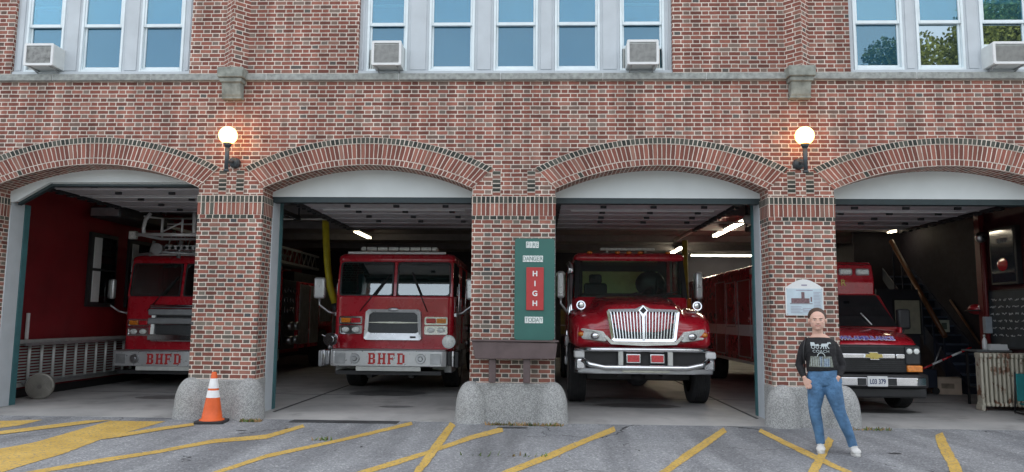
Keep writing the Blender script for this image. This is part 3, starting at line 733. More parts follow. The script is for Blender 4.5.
# ------------------------------------------------------------------ trucks
def wheel(par, x, y, r, w, side, rimm=CHR, name='wheel', zc=None):
    # axle along x ; side +1 = outer face towards +x
    zc = r if zc is None else zc
    b = MB(); n = 40
    pr = [(-.5, .62), (-.5, .90), (-.47, .965), (-.42, .995)]
    for k in range(-3, 4):
        u = k * .105; pr += [(u - .042, 1.0), (u - .030, 1.0 if abs(k) == 3 else 1.0), (u + .030, 1.0), (u + .036, .975), (u + .048, .975)]
    pr += [(.42, .995), (.47, .965), (.5, .90), (.5, .62)]
    b.loft([[(x + u * w, y + r * q * cos(2 * pi * k / n), zc + r * q * sin(2 * pi * k / n)) for k in range(n)] for u, q in pr], cap=False)
    o = b.build(name, RUB, par)
    b = MB(); s = side
    prr = [(.5, .64), (.46, .62), (.40, .58), (.18, .55), (.16, .40), (.30, .34), (.30, .20), (.44, .18), (.44, .02)]
    b.loft([[(x + s * u * w, y + r * q * cos(2 * pi * k / n), zc + r * q * sin(2 * pi * k / n)) for k in range(n)] for u, q in prr], cap=True)
    for k in range(10):
        a = 2 * pi * k / 10; b.cyl((x + s * .30 * w, y + r * .28 * cos(a), zc + r * .28 * sin(a)), (x + s * .37 * w, y + r * .28 * cos(a), zc + r * .28 * sin(a)), .016, None, 6)
    b.build('rim', rimm, o)
    return o
def plan(x, y0, y1, r, z, n=5):
    return [(p[0], p[1], z) for p in rr(-x, x, y0, y1, r, n)]
def slab_text(word, h, m, par, x0, y, z, out=None, mo=None):
    # slab-serif block capitals
    G_ = {'B': [(0, 1.9, 0, .9), (0, 1.9, 6.1, 7), (.45, 1.75, 0, 7), (.5, 3.9, 0, 1), (.5, 3.7, 3.05, 3.95), (.5, 3.9, 6, 7), (3.2, 4.7, .6, 3.2), (3.1, 4.5, 3.8, 6.4)],
          'H': [(0, 2.2, 0, .9), (0, 2.2, 6.1, 7), (3, 5.2, 0, .9), (3, 5.2, 6.1, 7), (.45, 1.75, 0, 7), (3.45, 4.75, 0, 7), (1, 4, 3, 4)],
          'F': [(0, 2.2, 0, .9), (.45, 1.75, 0, 7), (0, 4.6, 6, 7), (1, 3.5, 3, 4), (3.9, 4.6, 5, 7), (3.1, 3.6, 2.5, 4.5)],
          'D': [(0, 2, 0, .9), (0, 2, 6.1, 7), (.45, 1.75, 0, 7), (.5, 3.7, 0, 1), (.5, 3.7, 6, 7), (3.4, 4.8, .9, 6.1)]}
    s = h / 7; x = x0
    for ch in word:
        b = MB()
        for i, (a, c, d, e_) in enumerate(G_[ch]): b.box(x + a * s, x + c * s, y - .004 - i * .0004, y, z + d * s, z + e_ * s)
        L_ = b.build('letter', m, par)
        x += 6.25 * s
SEATS = []
def seat(par, x, y, z, m=SEAT):
    b = MB(); b.box(x - .25, x + .25, y - .25, y + .22, z, z + .14, .05, 3); b.box(x - .24, x + .24, y + .14, y + .27, z + .1, z + .68, .06, 3); b.box(x - .13, x + .13, y + .15, y + .25, z + .66, z + .86, .05, 3)
    return b.build('seat', m, par)
def steer(par, x, y, z):
    b = MB(); M_ = Matrix.Translation((x, y, z)) @ Matrix.Rotation(radians(-50), 4, 'X')
    n = 24; pts = [M_ @ Vector((.22 * cos(2 * pi * k / n), 0, .22 * sin(2 * pi * k / n))) for k in range(n + 1)]
    b.tube(pts, .016, 8, False)
    for a in (0, 2.1, 4.2): b.tube([M_ @ Vector((0, 0, 0)), M_ @ Vector((.22 * cos(a), 0, .22 * sin(a)))], .012, 6)
    b.tube([M_ @ Vector((0, 0, 0)), M_ @ Vector((0, -.4, 0))], .03, 8)
    return b.build('steering_wheel', BLK, par)
def mirror(par, x, y, z, s, m=None, reach=.3, h=.34, drop=.12, hw=.115):
    m = m or BUMP
    # s=-1 left of picture; head hangs outboard of x
    b = MB(); xc = x + s * reach
    b.box(xc - hw, xc + hw, y - .07, y + .05, z, z + h, .045, 3); o = b.build('mirror', m, par)
    b = MB(); b.tube([(x - s * .02, y + .05, z - .30), (x + s * reach * .45, y, z - .26), (xc, y, z - drop), (xc, y, z + .02)], .024, 8)
    b.box(x - .03, x + .05, y, y + .10, z - .34, z - .26, .01, 1); b.build('mirror_arm', STEEL if m is BUMP else BLK, o)
    b = MB(); b.box(xc - .085, xc + .085, y + .05, y + .056, z + .03, z + h - .03, .002, 1); b.build('mirror_glass', WIND, o)
    return o
def wiper(par, p, q, k=0, z0=0):
    b = MB(); P_, Q = Vector(p), Vector(q); Q.y += max(0, Q.z - z0) * k; b.tube([P_, Q], .010, 6); d = (Q - P_).normalized()
    b.tube([Q - d * .05 + Vector((-.05, -.008, .10)) * .0, Q], .014, 6)
    b.tube([P_ + (Q - P_) * .52 + Vector((.035, 0, -.02)), Q + d * .13 + Vector((.02, 0, 0))], .013, 6)
    return b.build('wiper', BLK, par)

def shear(b, z0, k, start=0):
    for v in b.bm.verts: v.co.y += max(0, v.co.z - z0) * k
RK = .15
WINDE = glass('engine_windscreen', (.6, .8, .75), .8, .16, (.03, .05, .05), .2)
WINDC = glass('clear_windscreen', (.85, .95, .9), .97, .0, (.05, .07, .07), .04)
def pumper(loc, label, dz, extras):
    e = empty('fire_engine', loc, label, 'fire engine', 'flat-nosed red fire engines')
    W = 1.17; Y0 = .5; zb0, zb1 = .80 + dz, 1.86 + dz * .3; zt0, zt1 = 2.53, 2.70
    # cab lower body and roof
    b = MB()
    zs = [(zb0 - .06, .97), (zb0, 1.0), (zb1 - .04, 1.0), (zb1, .995)]
    b.loft([plan(W * k, Y0, 3.35, .13, z) for z, k in zs])
    cab = b.build('cab', RED, e)
    b = MB(); b.loft([plan(W * k, Y0 + d + .09, 3.35, .13, z) for z, k, d in ((zt0, .995, .03), (zt0 + .06, 1.0, .02), (zt1 - .05, .99, .04), (zt1, .95, .12), (zt1 + .02, .85, .2))]); b.build('roof', RED, cab)
    b = MB()
    for s in (-1, 1):
        b.prism([(s * W * .985, zb1 - .02), (s * (W - .10), zb1 - .02), (s * (W - .13), zt0 + .03), (s * W * .97, zt0 + .03)], 'y', Y0 + .03, Y0 + .14, .02)
        for y in (1.75, 2.0, 3.2): b.box(s * (W - .09), s * (W - .012), y, y + .10, zb1 - .02, zt0 + .03, .01, 1)
    b.box(-.035, .035, Y0 + .035, Y0 + .10, zb1 - .02, zt0 + .03, .012, 2)
    b.box(-W + .09, W - .09, 3.2, 3.3, zb1 - .02, zt0 + .02)
    for v in b.bm.verts:
        if v.co.y < Y0 + .2: v.co.y += max(0, v.co.z - zb1) * RK
    b.build('pillar', RED, cab)
    for s in (-1, 1):
        xa, xb = sorted((s * .045, s * (W - .085)))
        b = MB(); b.prism(rr(xa, xb, zb1 + .005, zt0 - .005, .07), 'y', Y0 + .028, Y0 + .036); shear(b, zb1, RK); b.build('windscreen', WINDE, cab)
        b = MB(); frame_prism(b, xa - .012, xb + .012, zb1 - .008, zt0 + .008, .08, .03, Y0 + .016, Y0 + .03); shear(b, zb1, RK); b.build('windscreen_seal', BLK, cab)
        for ya, yb in ((Y0 + .16, 1.74), (2.12, 3.18)):
            b = MB(); b.box(s * (W - .035), s * (W - .028), ya, yb, zb1 + .03, zt0 - .03); b.build('side_window', SIDEG, cab)
        for ya, yb in ((Y0 + .25, 1.78), (2.05, 3.2)):
            b = MB(); b.box(s * W, s * (W + .012), ya, yb, zb0 + .02, zb1 - .03, .008, 1); d = b.build('door', RED, cab)
            b = MB(); b.tube([(s * (W + .01), ya + .12, 1.50), (s * (W + .06), ya + .12, 1.50), (s * (W + .06), ya + .12, 2.12), (s * (W - .02), ya + .12, 2.12)], .016, 8); b.build('grab_handle', CHR, d)
        b = MB(); b.box(s * (W - .02), s * (W + .03), 1.30, 2.52, zb0 - .02, zb0 + .10, .02, 2); b.build('fender_trim', STEEL, cab)
        b = MB(); b.box(s * .75, s * (W - .02), Y0 + .1, 1.2, .38, zb0 - .05, .02, 1); b.box(s * .75, s * (W - .02), 2.6, 3.3, .38, zb0 - .05, .02, 1); b.build('step_box', ALU, cab)
    # inside
    b = MB(); b.box(-W + .12, W - .12, Y0 + .10, Y0 + .55, zb1 - .08, zb1 + .05, .04, 2); b.build('dashboard', BLK, cab)
    b = MB(); b.box(-W + .1, W - .1, 2.0, 2.06, zb1 - .04, zt0); b.build('bulkhead', DKG, cab)
    for x in (-.62, .62): seat(cab, x, 1.35, zb1 - .45)
    steer(cab, .62, Y0 + .62, zb1 + .02)
    b = MB(); b.box(-.95, -.25, Y0 + .15, Y0 + .50, zb1 + .055, zb1 + .062); b.box(.25, .95, Y0 + .15, Y0 + .50, zb1 + .055, zb1 + .062); b.build('dash_papers', mat('pale_dash_top', (.35, .40, .42), .4), cab)
    # front trim: grille, lights
    gz0, gz1 = 1.01 + dz, 1.60 + dz * .6
    b = MB(); y = Y0 - .02
    def trap(k0, k1, z0, z1): return [(-k0, z0 + .03), (-k0 + .04, z0), (k0 - .04, z0), (k0, z0 + .03), (k1, z1 - .05), (k1 - .06, z1), (-k1 + .06, z1), (-k1, z1 - .05)]
    o_ = trap(.56, .535, gz0, gz1); i_ = trap(.49, .47, gz0 + .13, gz1 - .06)
    A = [b.bm.verts.new((p[0], y - .07, p[1])) for p in o_]; B = [b.bm.verts.new((p[0], y - .05, p[1])) for p in i_]; B2 = [b.bm.verts.new((p[0], y + .02, p[1])) for p in i_]; A2 = [b.bm.verts.new((p[0] * 1.02, y + .03, p[1])) for p in o_]
    for k in range(8):
        j = (k + 1) % 8; b.face([A[k], A[j], B[j], B[k]]); b.face([B[k], B[j], B2[j], B2[k]]); b.face([A[j], A[k], A2[k], A2[j]])
    g = b.build('grille', BUMP, e)
    b = MB(); b.prism(i_, 'y', y - .0, y + .018); gm_ = b.build('grille_mesh', MESHG, g)
    b = MB(); nb = 16
    for k in range(1, nb): z = gz0 + .13 + (gz1 - gz0 - .19) * k / nb; b.box(-.47, .47, y - .014, y + .0, z - .004, z + .004)
    b.build('grille_slats', MESHG, g)
    b = MB(); zc = (gz0 + gz1) / 2 + .04; b.prism([(-.48, zc - .008), (0, zc - .018), (.48, zc - .008), (.48, zc + .006), (0, zc + .018), (-.48, zc + .006)], 'y', y - .04, y - .015); b.build('grille_bar', CHR, g)
    b = MB(); b.ell((0, y - .06, gz1 - .005), (.11, .02, .038), 20, 8); b.build('badge', STEEL, g)
    b = MB(); b.box(.34, .45, y - .075, y - .055, gz0 + .04, gz0 + .075); b.build('maker_plate', DKG, g)
    for s in (-1, 1):
        for kk, (za, zb_, kinds) in enumerate(((1.305, 1.46, (AMB, REDLENS)), (1.12, 1.285, (LENS, LENS)))):
            za += dz; zb_ += dz; xa, xb = sorted((s * .61, s * 1.06)); yy = Y0 - .035
            b = MB(); frame_prism(b, xa, xb, za, zb_, .03, .026, yy - .02, yy + .04); b.box(xa + .02, xb - .02, yy, yy + .03, za + .02, zb_ - .02); hb = b.build('light_bezel', CHR, e)
            xm = (xa + xb) / 2
            for q, (x0_, x1_) in enumerate(((xa + .032, xm - .006), (xm + .006, xb - .032))):
                outer = (q == 0) == (s < 0)
                m = kinds[0] if outer else kinds[1]
                b = MB()
                if kk == 0: b.box(x0_, x1_, yy - .022, yy + .0, za + .032, zb_ - .032, .012, 2); b.build('lamp_lens', m, hb)
                else:
                    xc = (x0_ + x1_) / 2; b.ell((xc, yy - .002, (za + zb_) / 2), (.075, .03, .052), 20, 10); b.build('headlight', m, hb)
    # bumper
    bz0, bz1 = .53 + dz, .82 + dz
    b = MB(); pts = [(-1.10, .25), (-1.10, .06), (-1.02, 0), (1.02, 0), (1.10, .06), (1.10, .25)]
    b.prism(pts, 'z', bz0, bz1, .015); bp = b.build('bumper', BUMP, e)
    b = MB(); b.box(-1.08, 1.08, .02, .52, bz1 + .003, bz1 + .02, .005, 1); b.build('tread_plate', ALU, bp)
    b = MB(); b.box(-.6, .62, .02, .06, bz0 - .085, bz0 - .003, .004, 1); b.build('lower_strip', OFFW, bp)
    b = MB(); b.box(-1.0, 1.0, .10, .9, bz0 - .16, bz0 - .09); b.box(-.45, -.35, .3, 2.4, .30, .6); b.box(.35, .45, .3, 2.4, .30, .6); b.build('chassis', BLK, e)
    slab_text('BHFD', .205, REDL, bp, -.37, -.003, bz0 + .042)
    b = MB(); slx = -.36 if dz == 0 else -.38
    for s in (-1, 1):
        b = MB(); b.cyl((s * .62, -.03, (bz0 + bz1) / 2), (s * .62, .01, (bz0 + bz1) / 2), .085, .10, 24); b.cyl((s * .62, -.05, (bz0 + bz1) / 2), (s * .62, -.03, (bz0 + bz1) / 2), .035, .05, 16); sp = b.build('bumper_speaker', STEEL, bp)
        b = MB(); b.box(s * .80, s * 1.0, -.012, .002, bz0 + .05, bz1 - .05, .004, 1); b.build('bumper_plate', ALU, bp)
        if extras:
            b = MB(); b.box(s * 1.115, s * 1.20, .05, .5, bz0 + .02, bz1 - .0, .02, 2); b.box(s * 1.245, s * 1.33, .05, .5, bz0 - .02, bz1 - .0, .02, 2); b.build('corner_guard', BLK if s > 0 else STEEL, bp)
            b = MB(); b.box(s * 1.20, s * 1.243, .03, .5, bz0 + .0, bz1 + .01, .015, 2); b.build('corner_chrome', CHR, bp)
    if extras:
        b = MB(); c = (-1.12, .25, 1.02); b.cyl((c[0], .05, c[2]), (c[0], .35, c[2]), .125, .11, 28); b.cyl((c[0], .02, c[2]), (c[0], .05, c[2]), .07, .07, 20); b.box(c[0] - .05, c[0] + .05, .1, .3, .83, .92)
        for k in range(3): a = 2 * pi * k / 3 + .5; b.tube([(c[0] + .10 * cos(a), .06, c[2] + .10 * sin(a)), (c[0] + .17 * cos(a), .03, c[2] + .17 * sin(a))], .012, 6)
        b.build('siren', CHR, e)
        b = MB(); b.cyl((1.14, .02, 1.0), (1.14, .09, 1.0), .125, .12, 28); b.build('round_lamp_shell', STEEL, e)
        b = MB(); b.ell((1.14, .02, 1.0), (.112, .03, .112), 24, 10); b.build('round_lamp', LENS, e)
    # roof light bar, markers
    b = MB(); b.box(-.98, .98, Y0 + .12, Y0 + .17, zt1 - .005, zt1 + .04, .01, 1); b.build('roof_marker_strip', WHT, cab)
    b = MB(); b.box(-.78, .78, Y0 + .35, Y0 + .62, zt1 + .07, zt1 + .16, .035, 3); b.box(-.6, -.55, Y0 + .4, Y0 + .55, zt1, zt1 + .08); b.box(.55, .6, Y0 + .4, Y0 + .55, zt1, zt1 + .08); lb = b.build('light_bar', LENS, cab)
    b = MB()
    for k in range(7): x = -.66 + k * .22; b.box(x - .01, x + .01, Y0 + .343, Y0 + .35, zt1 + .075, zt1 + .155)
    b.build('light_bar_divider', DKG, lb)
    for s in (-1, 1):
        wiper(cab, (-.66, Y0 - .05, zb1 - .30), (-.20, Y0 + .0, zb1 + .32), RK, zb1) if s < 0 else wiper(cab, (.66, Y0 - .05, zb1 - .30), (.36, Y0 + .0, zb1 + .36), RK, zb1)
        mirror(e, s * W, Y0 + .12, 1.80 + dz * .3, s, reach=.34 if extras else .40, h=.42)
        for y in (1.9, 7.0): wheel(e, s * (W - .17), y, .535, .32, s)
    # pump panel and rear body
    b = MB(); b.box(-W + .05, W - .05, 3.45, 4.45, .62, 2.35, .01, 1); b.box(-.5, .5, 1.2, 9.3, .55, .8); pn = b.build('pump_house', DKG, e)
    for s in (-1, 1):
        b = MB()
        for r_, z in enumerate((2.1, 1.85, 1.6)):
            for k in range(4): b.cyl((s * (W - .05), 3.6 + k * .22, z), (s * (W - .02), 3.6 + k * .22, z), .075, .075, 16)
        b.build('gauge', CHR, pn)
        b = MB()
        for k, z in ((0, .85), (1, .85), (0, 1.2), (1, 1.2)): b.cyl((s * (W - .05), 3.72 + k * .45, z), (s * (W + .14), 3.72 + k * .45, z), .09, .11, 18)
        b.build('hose_inlet', STEEL, pn)
    b = MB(); b.box(-W, W, 4.5, 9.2, 1.15, 2.35, .03, 2); b.box(-W, W, 4.5, 6.35, .62, 1.16); b.box(-W, W, 7.65, 9.2, .62, 1.16); bd = b.build('rear_body', RED, e)
    for s in (-1, 1):
        for ya, yb, za in ((4.6, 5.4, .72), (5.5, 6.3, .72), (6.4, 7.6, 1.3), (7.75, 9.1, .72)):
            b = MB(); b.box(s * W, s * (W + .012), ya, yb, za, 2.28, .004, 1); n = int((2.28 - za) / .06)
            for k in range(n): b.box(s * (W + .012), s * (W + .018), ya + .03, yb - .03, za + .01 + k * .06, za + .055 + k * .06)
            b.build('locker_shutter', ALU, bd)
    b = MB(); b.box(-1.0, 1.0, 4.6, 9.0, 2.36, 2.62, .01, 1); b.build('hose_bed', DKG, bd)
    return e

E2 = pumper((-2.82, 3.0, FZ), 'red fire engine with BHFD bumper, wholly in view left of the danger sign', 0, True)
E1 = pumper((-7.44, 3.75, FZ), 'red ladder truck with BHFD bumper and chrome basket overhead, in the leftmost bay', -.10, False)
# wide silver rescue cover strips over the grille of the ladder truck
b = MB()
for z in (1.26, 1.44): b.box(-.60, .60, .36, .42, z, z + .13, .03, 3)
b.build('grille_guard', mat('grey_guard', (.26, .27, .28), .5), E1)
b = MB(); b.box(-.56, .56, .34, .42, 1.59, 1.66, .02, 2); b.box(-.58, .58, .34, .40, .93, 1.05, .01, 1); b.build('guard_bar', CHR, E1)
# the basket at the tip of the aerial ladder, above the cab
bx = MB(); y0, y1, z0, z1 = -.05, .75, 3.06, 3.50
bx.tube([(-.62, y0, z0), (.62, y0, z0), (.62, y1, z0), (-.62, y1, z0), (-.62, y0, z0)], .03, 8)
bx.tube([(-.70, y0 - .04, z0 + .0), (.70, y0 - .04, z0 + .0)], .036, 8)
for x in (-.56, .50):
    bx.tube([(x * .98, y0 - .02, z0), (x * .98, y0 - .06, z0 + .12), (x * .95, y0 - .03, z0 + .30), (x * .86, y0 + .05, z1)], .038, 10)
for x in (-.2, .22): bx.tube([(x, y0, z0), (x, y0, z1 - .12)], .022, 8)
for x in (-.6, .6): bx.tube([(x, y1, z0), (x, y1, z1), (x, y0 + .05, z1 - .06)], .022, 8)
bx.tube([(-.2, y0 + .02, z0 + .06), (.20, y0 + .02, z1 - .18)], .016, 8); bx.tube([(-.5, y1, z1 - .12), (.5, y1, z1 - .12)], .02, 8)
bk = bx.build('aerial_basket', mat('basket_alloy', (.75, .76, .77), .35, metal=.3, var=.08), E1)
for x in (-.78, .78):
    b = MB(); b.box(x - .075, x + .075, y0 - .05, y0 + .05, z0 - .09, z0 + .07, .012, 2); q = b.build('spotlight', OFFW, bk)
    b = MB(); b.box(x - .055, x + .055, y0 - .056, y0 - .05, z0 - .07, z0 + .05); b.build('spotlight_lens', LENS, q)
b = MB(); b.cyl((-.30, -.02, 2.78), (-.30, .14, 2.78), .115, .095, 24); b.box(-.15, .5, .0, .3, 2.76, 2.86, .01, 1)
for k in range(7): b.cyl((-.1 + k * .12, .0, 2.80), (-.1 + k * .12, .3, 2.80), .04, .04, 10)
b.tube([(-.75, .1, 2.66), (-.2, .05, 2.72), (.6, .08, 2.68)], .03, 8); b.tube([(.1, .1, 2.6), (.15, .1, 2.95)], .04, 8); b.tube([(-.5, .1, 2.64), (-.42, .1, 2.95)], .03, 8)
b.build('water_monitor', ALU, bk)
b = MB()
for s in (-.45, .45):
    b.box(s - .035, s + .035, .7, 8.5, 2.88, 2.95); b.box(s - .03, s + .03, .7, 8.5, 3.28, 3.34)
    for k in range(18): b.tube([(s, .75 + k * .42, 2.95), (s, .96 + k * .42, 3.3), (s, 1.17 + k * .42, 2.95)], .016, 6)
for k in range(24): b.cyl((-.45, .8 + k * .32, 2.92), (.45, .8 + k * .32, 2.92), .02, None, 8)
b.build('aerial_ladder', ALU, E1)

# ---- bonneted tanker in the third bay
e = empty('tanker_truck', (1.735, 1.3, FZ), 'red bonneted fire truck with tall chrome grille and red bumper lights', 'fire truck')
def hsec(y, w, zf, hw, zh, zl, n=6):
    # half section from bottom outer up to the crown, mirrored
    h = [(w * .985, zl), (w, zl + .06), (w, zf - .20), (w * .985, zf - .09), (w * .94, zf - .02), (w * .86, zf + .01)]
    h += [(hw + .07, zf + .03 + (zh - zf) * .1), (hw + .015, zf + (zh - zf) * .45), (hw - .02, zh - .05), (hw - .09, zh - .01), (hw * .5, zh + .012), (0.0001, zh + .02)]
    L_ = [(-x, y, z) for x, z in h]; Rr = [(x, y, z) for x, z in reversed(h)]
    return L_ + Rr[1:]
secs = [hsec(.22, 1.06, 1.30, .62, 1.57, .96), hsec(.34, 1.14, 1.44, .64, 1.68, .95), hsec(.6, 1.19, 1.54, .66, 1.73, .95), hsec(1.0, 1.21, 1.61, .70, 1.79, .96), hsec(1.5, 1.21, 1.65, .76, 1.85, .96), hsec(1.85, 1.14, 1.70, .84, 1.91, .9)]
b = MB(); b.loft(secs, cap=True, closed=True); hood = b.build('bonnet', RED, e)
sb = hood.modifiers.new('s', 'SUBSURF'); sb.levels = 1; sb.render_levels = 1
# grille
y = .17
b = MB(); O = [(-.53, 1.115), (-.49, 1.09), (0, 1.085), (.49, 1.09), (.53, 1.115), (.60, 1.58), (.575, 1.615), (.12, 1.63), (0, 1.69), (-.12, 1.63), (-.575, 1.615), (-.60, 1.58)]
I = [(-.49, 1.15), (-.47, 1.135), (0, 1.13), (.47, 1.135), (.49, 1.15), (.55, 1.56), (.53, 1.575), (.12, 1.58), (0, 1.60), (-.12, 1.58), (-.53, 1.575), (-.55, 1.56)]
def tlt(z): return (z - 1.1) * .10
A = [b.bm.verts.new((p[0], y + tlt(p[1]) - .03, p[1])) for p in O]; B = [b.bm.verts.new((p[0], y + tlt(p[1]) - .02, p[1])) for p in I]; A2 = [b.bm.verts.new((p[0], y + tlt(p[1]) + .09, p[1])) for p in O]; B2 = [b.bm.verts.new((p[0], y + tlt(p[1]) + .05, p[1])) for p in I]
n = len(O)
for k in range(n):
    j = (k + 1) % n; b.face([A[k], A[j], B[j], B[k]]); b.face([A[j], A[k], A2[k], A2[j]]); b.face([B[k], B[j], B2[j], B2[k]])
gr = b.build('grille', CHR, e)
b = MB(); b.quad([(p[0], y + tlt(p[1]) + .045, p[1]) for p in I]); b.build('grille_back', BLK, gr)
b = MB()
for k in range(21):
    x = -1 + 2 * k / 20
    if abs(x) < .02: continue
    za, zb_ = 1.135, 1.578; b.prism([(x * .475 - .007, za), (x * .475 + .007, za), (x * .535 + .007, zb_), (x * .535 - .007, zb_)], 'y', y - .012, y + .03)
    for v in list(b.bm.verts)[-8:]: v.co.y += tlt(v.co.z)
b.build('grille_bars', CHR, gr)
b = MB(); b.prism([(-.02, 1.12), (.02, 1.12), (.022, 1.5), (.075, 1.60), (0, 1.685), (-.075, 1.60), (-.022, 1.5)], 'y', y - .045, y + .0)
for v in b.bm.verts: v.co.y += tlt(v.co.z)
ce = b.build('centre_bar', CHR, gr)
b = MB(); b.prism([(0, 1.545), (.055, 1.60), (0, 1.66), (-.055, 1.60)], 'y', y - .012, y + .0); b.prism([(0, 1.575), (.03, 1.60), (0, 1.628), (-.03, 1.60)], 'y', y - .018, y - .012); b.build('diamond_badge', DKG, ce)
# chrome lip and headlights
b = MB(); b.prism([(-.66, 1.16), (-.54, 1.035), (0, 1.02), (.54, 1.035), (.66, 1.16), (.60, 1.19), (.52, 1.082), (0, 1.078), (-.52, 1.082), (-.60, 1.19)], 'y', .13, .22, .008); b.build('chrome_lip', CHR, e)
for s in (-1, 1):
    b = MB(); P_ = [(.58, 1.12), (.64, 1.08), (1.00, 1.12), (1.11, 1.19), (1.12, 1.26), (1.0, 1.30), (.66, 1.25)]
    b.prism([(s * x, z) for x, z in P_], 'y', .14, .30, .02)
    for v in b.bm.verts:
        v.co.y += max(0, abs(v.co.x) - .7) ** 1.5 * .75
    h = b.build('headlight', LENS, e)
    b = MB(); b.ell((s * .80, .15, 1.175), (.075, .03, .055), 20, 10); b.build('reflector', CHR, h)
    b = MB(); b.ell((s * 1.03, .27, 1.20), (.05, .04, .04), 16, 8); b.build('turn_lens', AMB, h)
# bumper
b = MB(); b.prism([(-1.14, .30), (-1.10, .05), (-.80, 0.01), (.80, 0.01), (1.10, .05), (1.14, .30)], 'z', .57, .66, .02); bp = b.build('bumper', STEEL, e)
b = MB(); b.tube([(-1.12, .14, .955), (-.95, .0, .96), (-.85, -.03, .962), (.85, -.03, .962), (.95, .0, .96), (1.12, .14, .955)], .036, 12); b.build('upper_bar', CHR, bp)
b = MB(); b.tube([(-1.02, .0, .80), (-.90, -.04, .72), (-.66, -.06, .675), (.66, -.06, .675), (.90, -.04, .72), (1.02, .0, .80)], .044, 12); b.build('lower_bar', CHR, bp)
b = MB(); b.box(-1.02, 1.02, .06, .30, .64, .95, .02, 1); b.build('bumper_recess', BLK, bp)
for s in (-1, 1):
    b = MB(); b.box(s * .98, s * 1.15, .02, .28, .82, .93, .02, 2); b.build('bumper_end', WHT, bp)
    b = MB(); b.box(s * .95, s * 1.14, .03, .32, .62, .82, .04, 2); b.build('bumper_corner', CHR, bp)
    b = MB(); b.box(s * .36, s * .44, -.05, .02, .66, .93, .008, 1); b.build('tow_plate', OFFW, bp)
    b = MB(); b.box(s * .075, s * .31, -.03, .05, .745, .895, .01, 2); q = b.build('warning_light', CHR, bp)
    b = MB(); b.box(s * .095, s * .29, -.04, -.028, .765, .875, .008, 1); b.build('red_lens', REDLENS, q)
b = MB(); b.box(-.38, .38, -.065, -.04, .60, .645, .004, 1); b.build('bumper_strip', mat('pale_strip', (.5, .5, .42), .5), bp)
b = MB(); b.box(-.42, -.32, .3, 8.3, .5, .75); b.box(.32, .42, .3, 8.3, .5, .75); b.box(-.9, .9, .9, 1.1, .40, .55, .02, 1); b.ell((0, 1.05, .45), (.2, .2, .16)); b.build('chassis', BLK, e)
for s in (-1, 1):
    wheel(e, s * 1.06, 1.18, .515, .30, s, STEEL)
    wheel(e, s * .93, 6.4, .515, .5, s, STEEL)
    b = MB(); b.cyl((s * 1.0, .75, 1.68), (s * 1.0, .69, 1.69), .078, .078, 20); b.ell((s * 1.0, .68, 1.69), (.062, .02, .062), 16, 8); b.tube([(s * 1.0, .74, 1.67), (s * .97, .82, 1.50)], .018, 8); b.build('bonnet_mirror', CHR, e)
# cab
W = 1.06; zb0, zb1, zt0, zt1 = .62, 1.86, 2.585, 2.72; Y0 = 1.75
b = MB(); b.loft([plan(W, Y0 + .0, 3.7, .10, z) for z in (zb0, zb1)]); cab = b.build('cab', RED, e)
b = MB(); b.loft([plan(W * k, Y0 + d, 3.7, .12, z) for z, k, d in ((zt0 - .02, .985, .30), (zt0 + .03, 1.0, .24), (zt1 - .05, .99, .27), (zt1, .94, .36), (zt1 + .025, .8, .5))]); b.build('roof', RED, cab)
b = MB()
for s in (-1, 1):
    v0 = [(s * (W - .005), Y0 + .02), (s * (W - .085), Y0 + .0), (s * (W - .10), Y0 + .09), (s * (W - .005), Y0 + .12)]
    v1 = [(s * (W - .03), Y0 + .33), (s * (W - .12), Y0 + .31), (s * (W - .13), Y0 + .40), (s * (W - .03), Y0 + .43)]
    b.mi = 1; b.loft([[(x, y_, zb1 - .02) for x, y_ in v0], [(x, y_, zt0 + .02) for x, y_ in v1]], smooth=False); b.mi = 0
    for yy in (2.9, 3.6): b.box(s * (W - .08), s * (W - .01), yy, yy + .09, zb1 - .02, zt0 + .02, .01, 1)
b.build('pillar', [RED, BLK], cab)
b = MB(); b.loft([[(x, Y0 + .015, zb1 + .01) for x in (-W + .06, W - .06)] + [(x, Y0 + .022, zb1 + .01) for x in (W - .06, -W + .06)], [(x, Y0 + .315, zt0) for x in (-W + .10, W - .10)] + [(x, Y0 + .322, zt0) for x in (W - .10, -W + .10)]], smooth=False); b.build('windscreen', WINDC, cab)
b = MB(); b.box(-W + .1, W - .1, Y0 + .06, Y0 + .4, zb1 - .05, zb1 + .06, .04, 2); b.build('dashboard', BLK, cab)
b = MB(); b.box(-W + .03, W - .03, 3.62, 3.69, zb1, zb1 + .14); b.box(-W + .03, W - .03, 3.62, 3.69, zt0 - .12, zt0 + .01); b.box(-W + .03, -.80, 3.62, 3.69, zb1 + .14, zt0 - .12); b.box(.80, W - .03, 3.62, 3.69, zb1 + .14, zt0 - .12); b.build('rear_wall', BLK, cab)
for x in (-.58, .55): seat(cab, x, 2.75, zb1 - .36, SEAT)
b = MB(); b.ell((.50, 2.72, zb1 + .30), (.30, .14, .26)); b.build('coat_over_seat', DKG, cab)
steer(cab, .55, 2.35, zb1 + .08)
for s in (-1, 1):
    b = MB(); b.box(s * (W - .02), s * (W - .028), Y0 + .42, 2.88, zb1 + .02, zt0 - .02); b.build('side_window', SIDEG, cab)
    b = MB(); b.box(s * W, s * (W + .012), Y0 + .15, 3.0, .75, zb1 - .03, .01, 1); b.build('door', RED, cab)
    mirror(e, s * (W + .03), Y0 + .25, 1.84, s, reach=.22, h=.52, drop=.1, hw=.07)
    wiper(cab, (s * .3, Y0 - .02, zb1 + .0), (s * .3 + .42, Y0 + .05, zb1 + .09))
for x in (-.75, -.22, 0, .22, .75):
    b = MB(); b.ell((x, Y0 + .32, zt1 + .01), (.055, .05, .028), 14, 8); b.build('marker_lamp', AMB, cab)
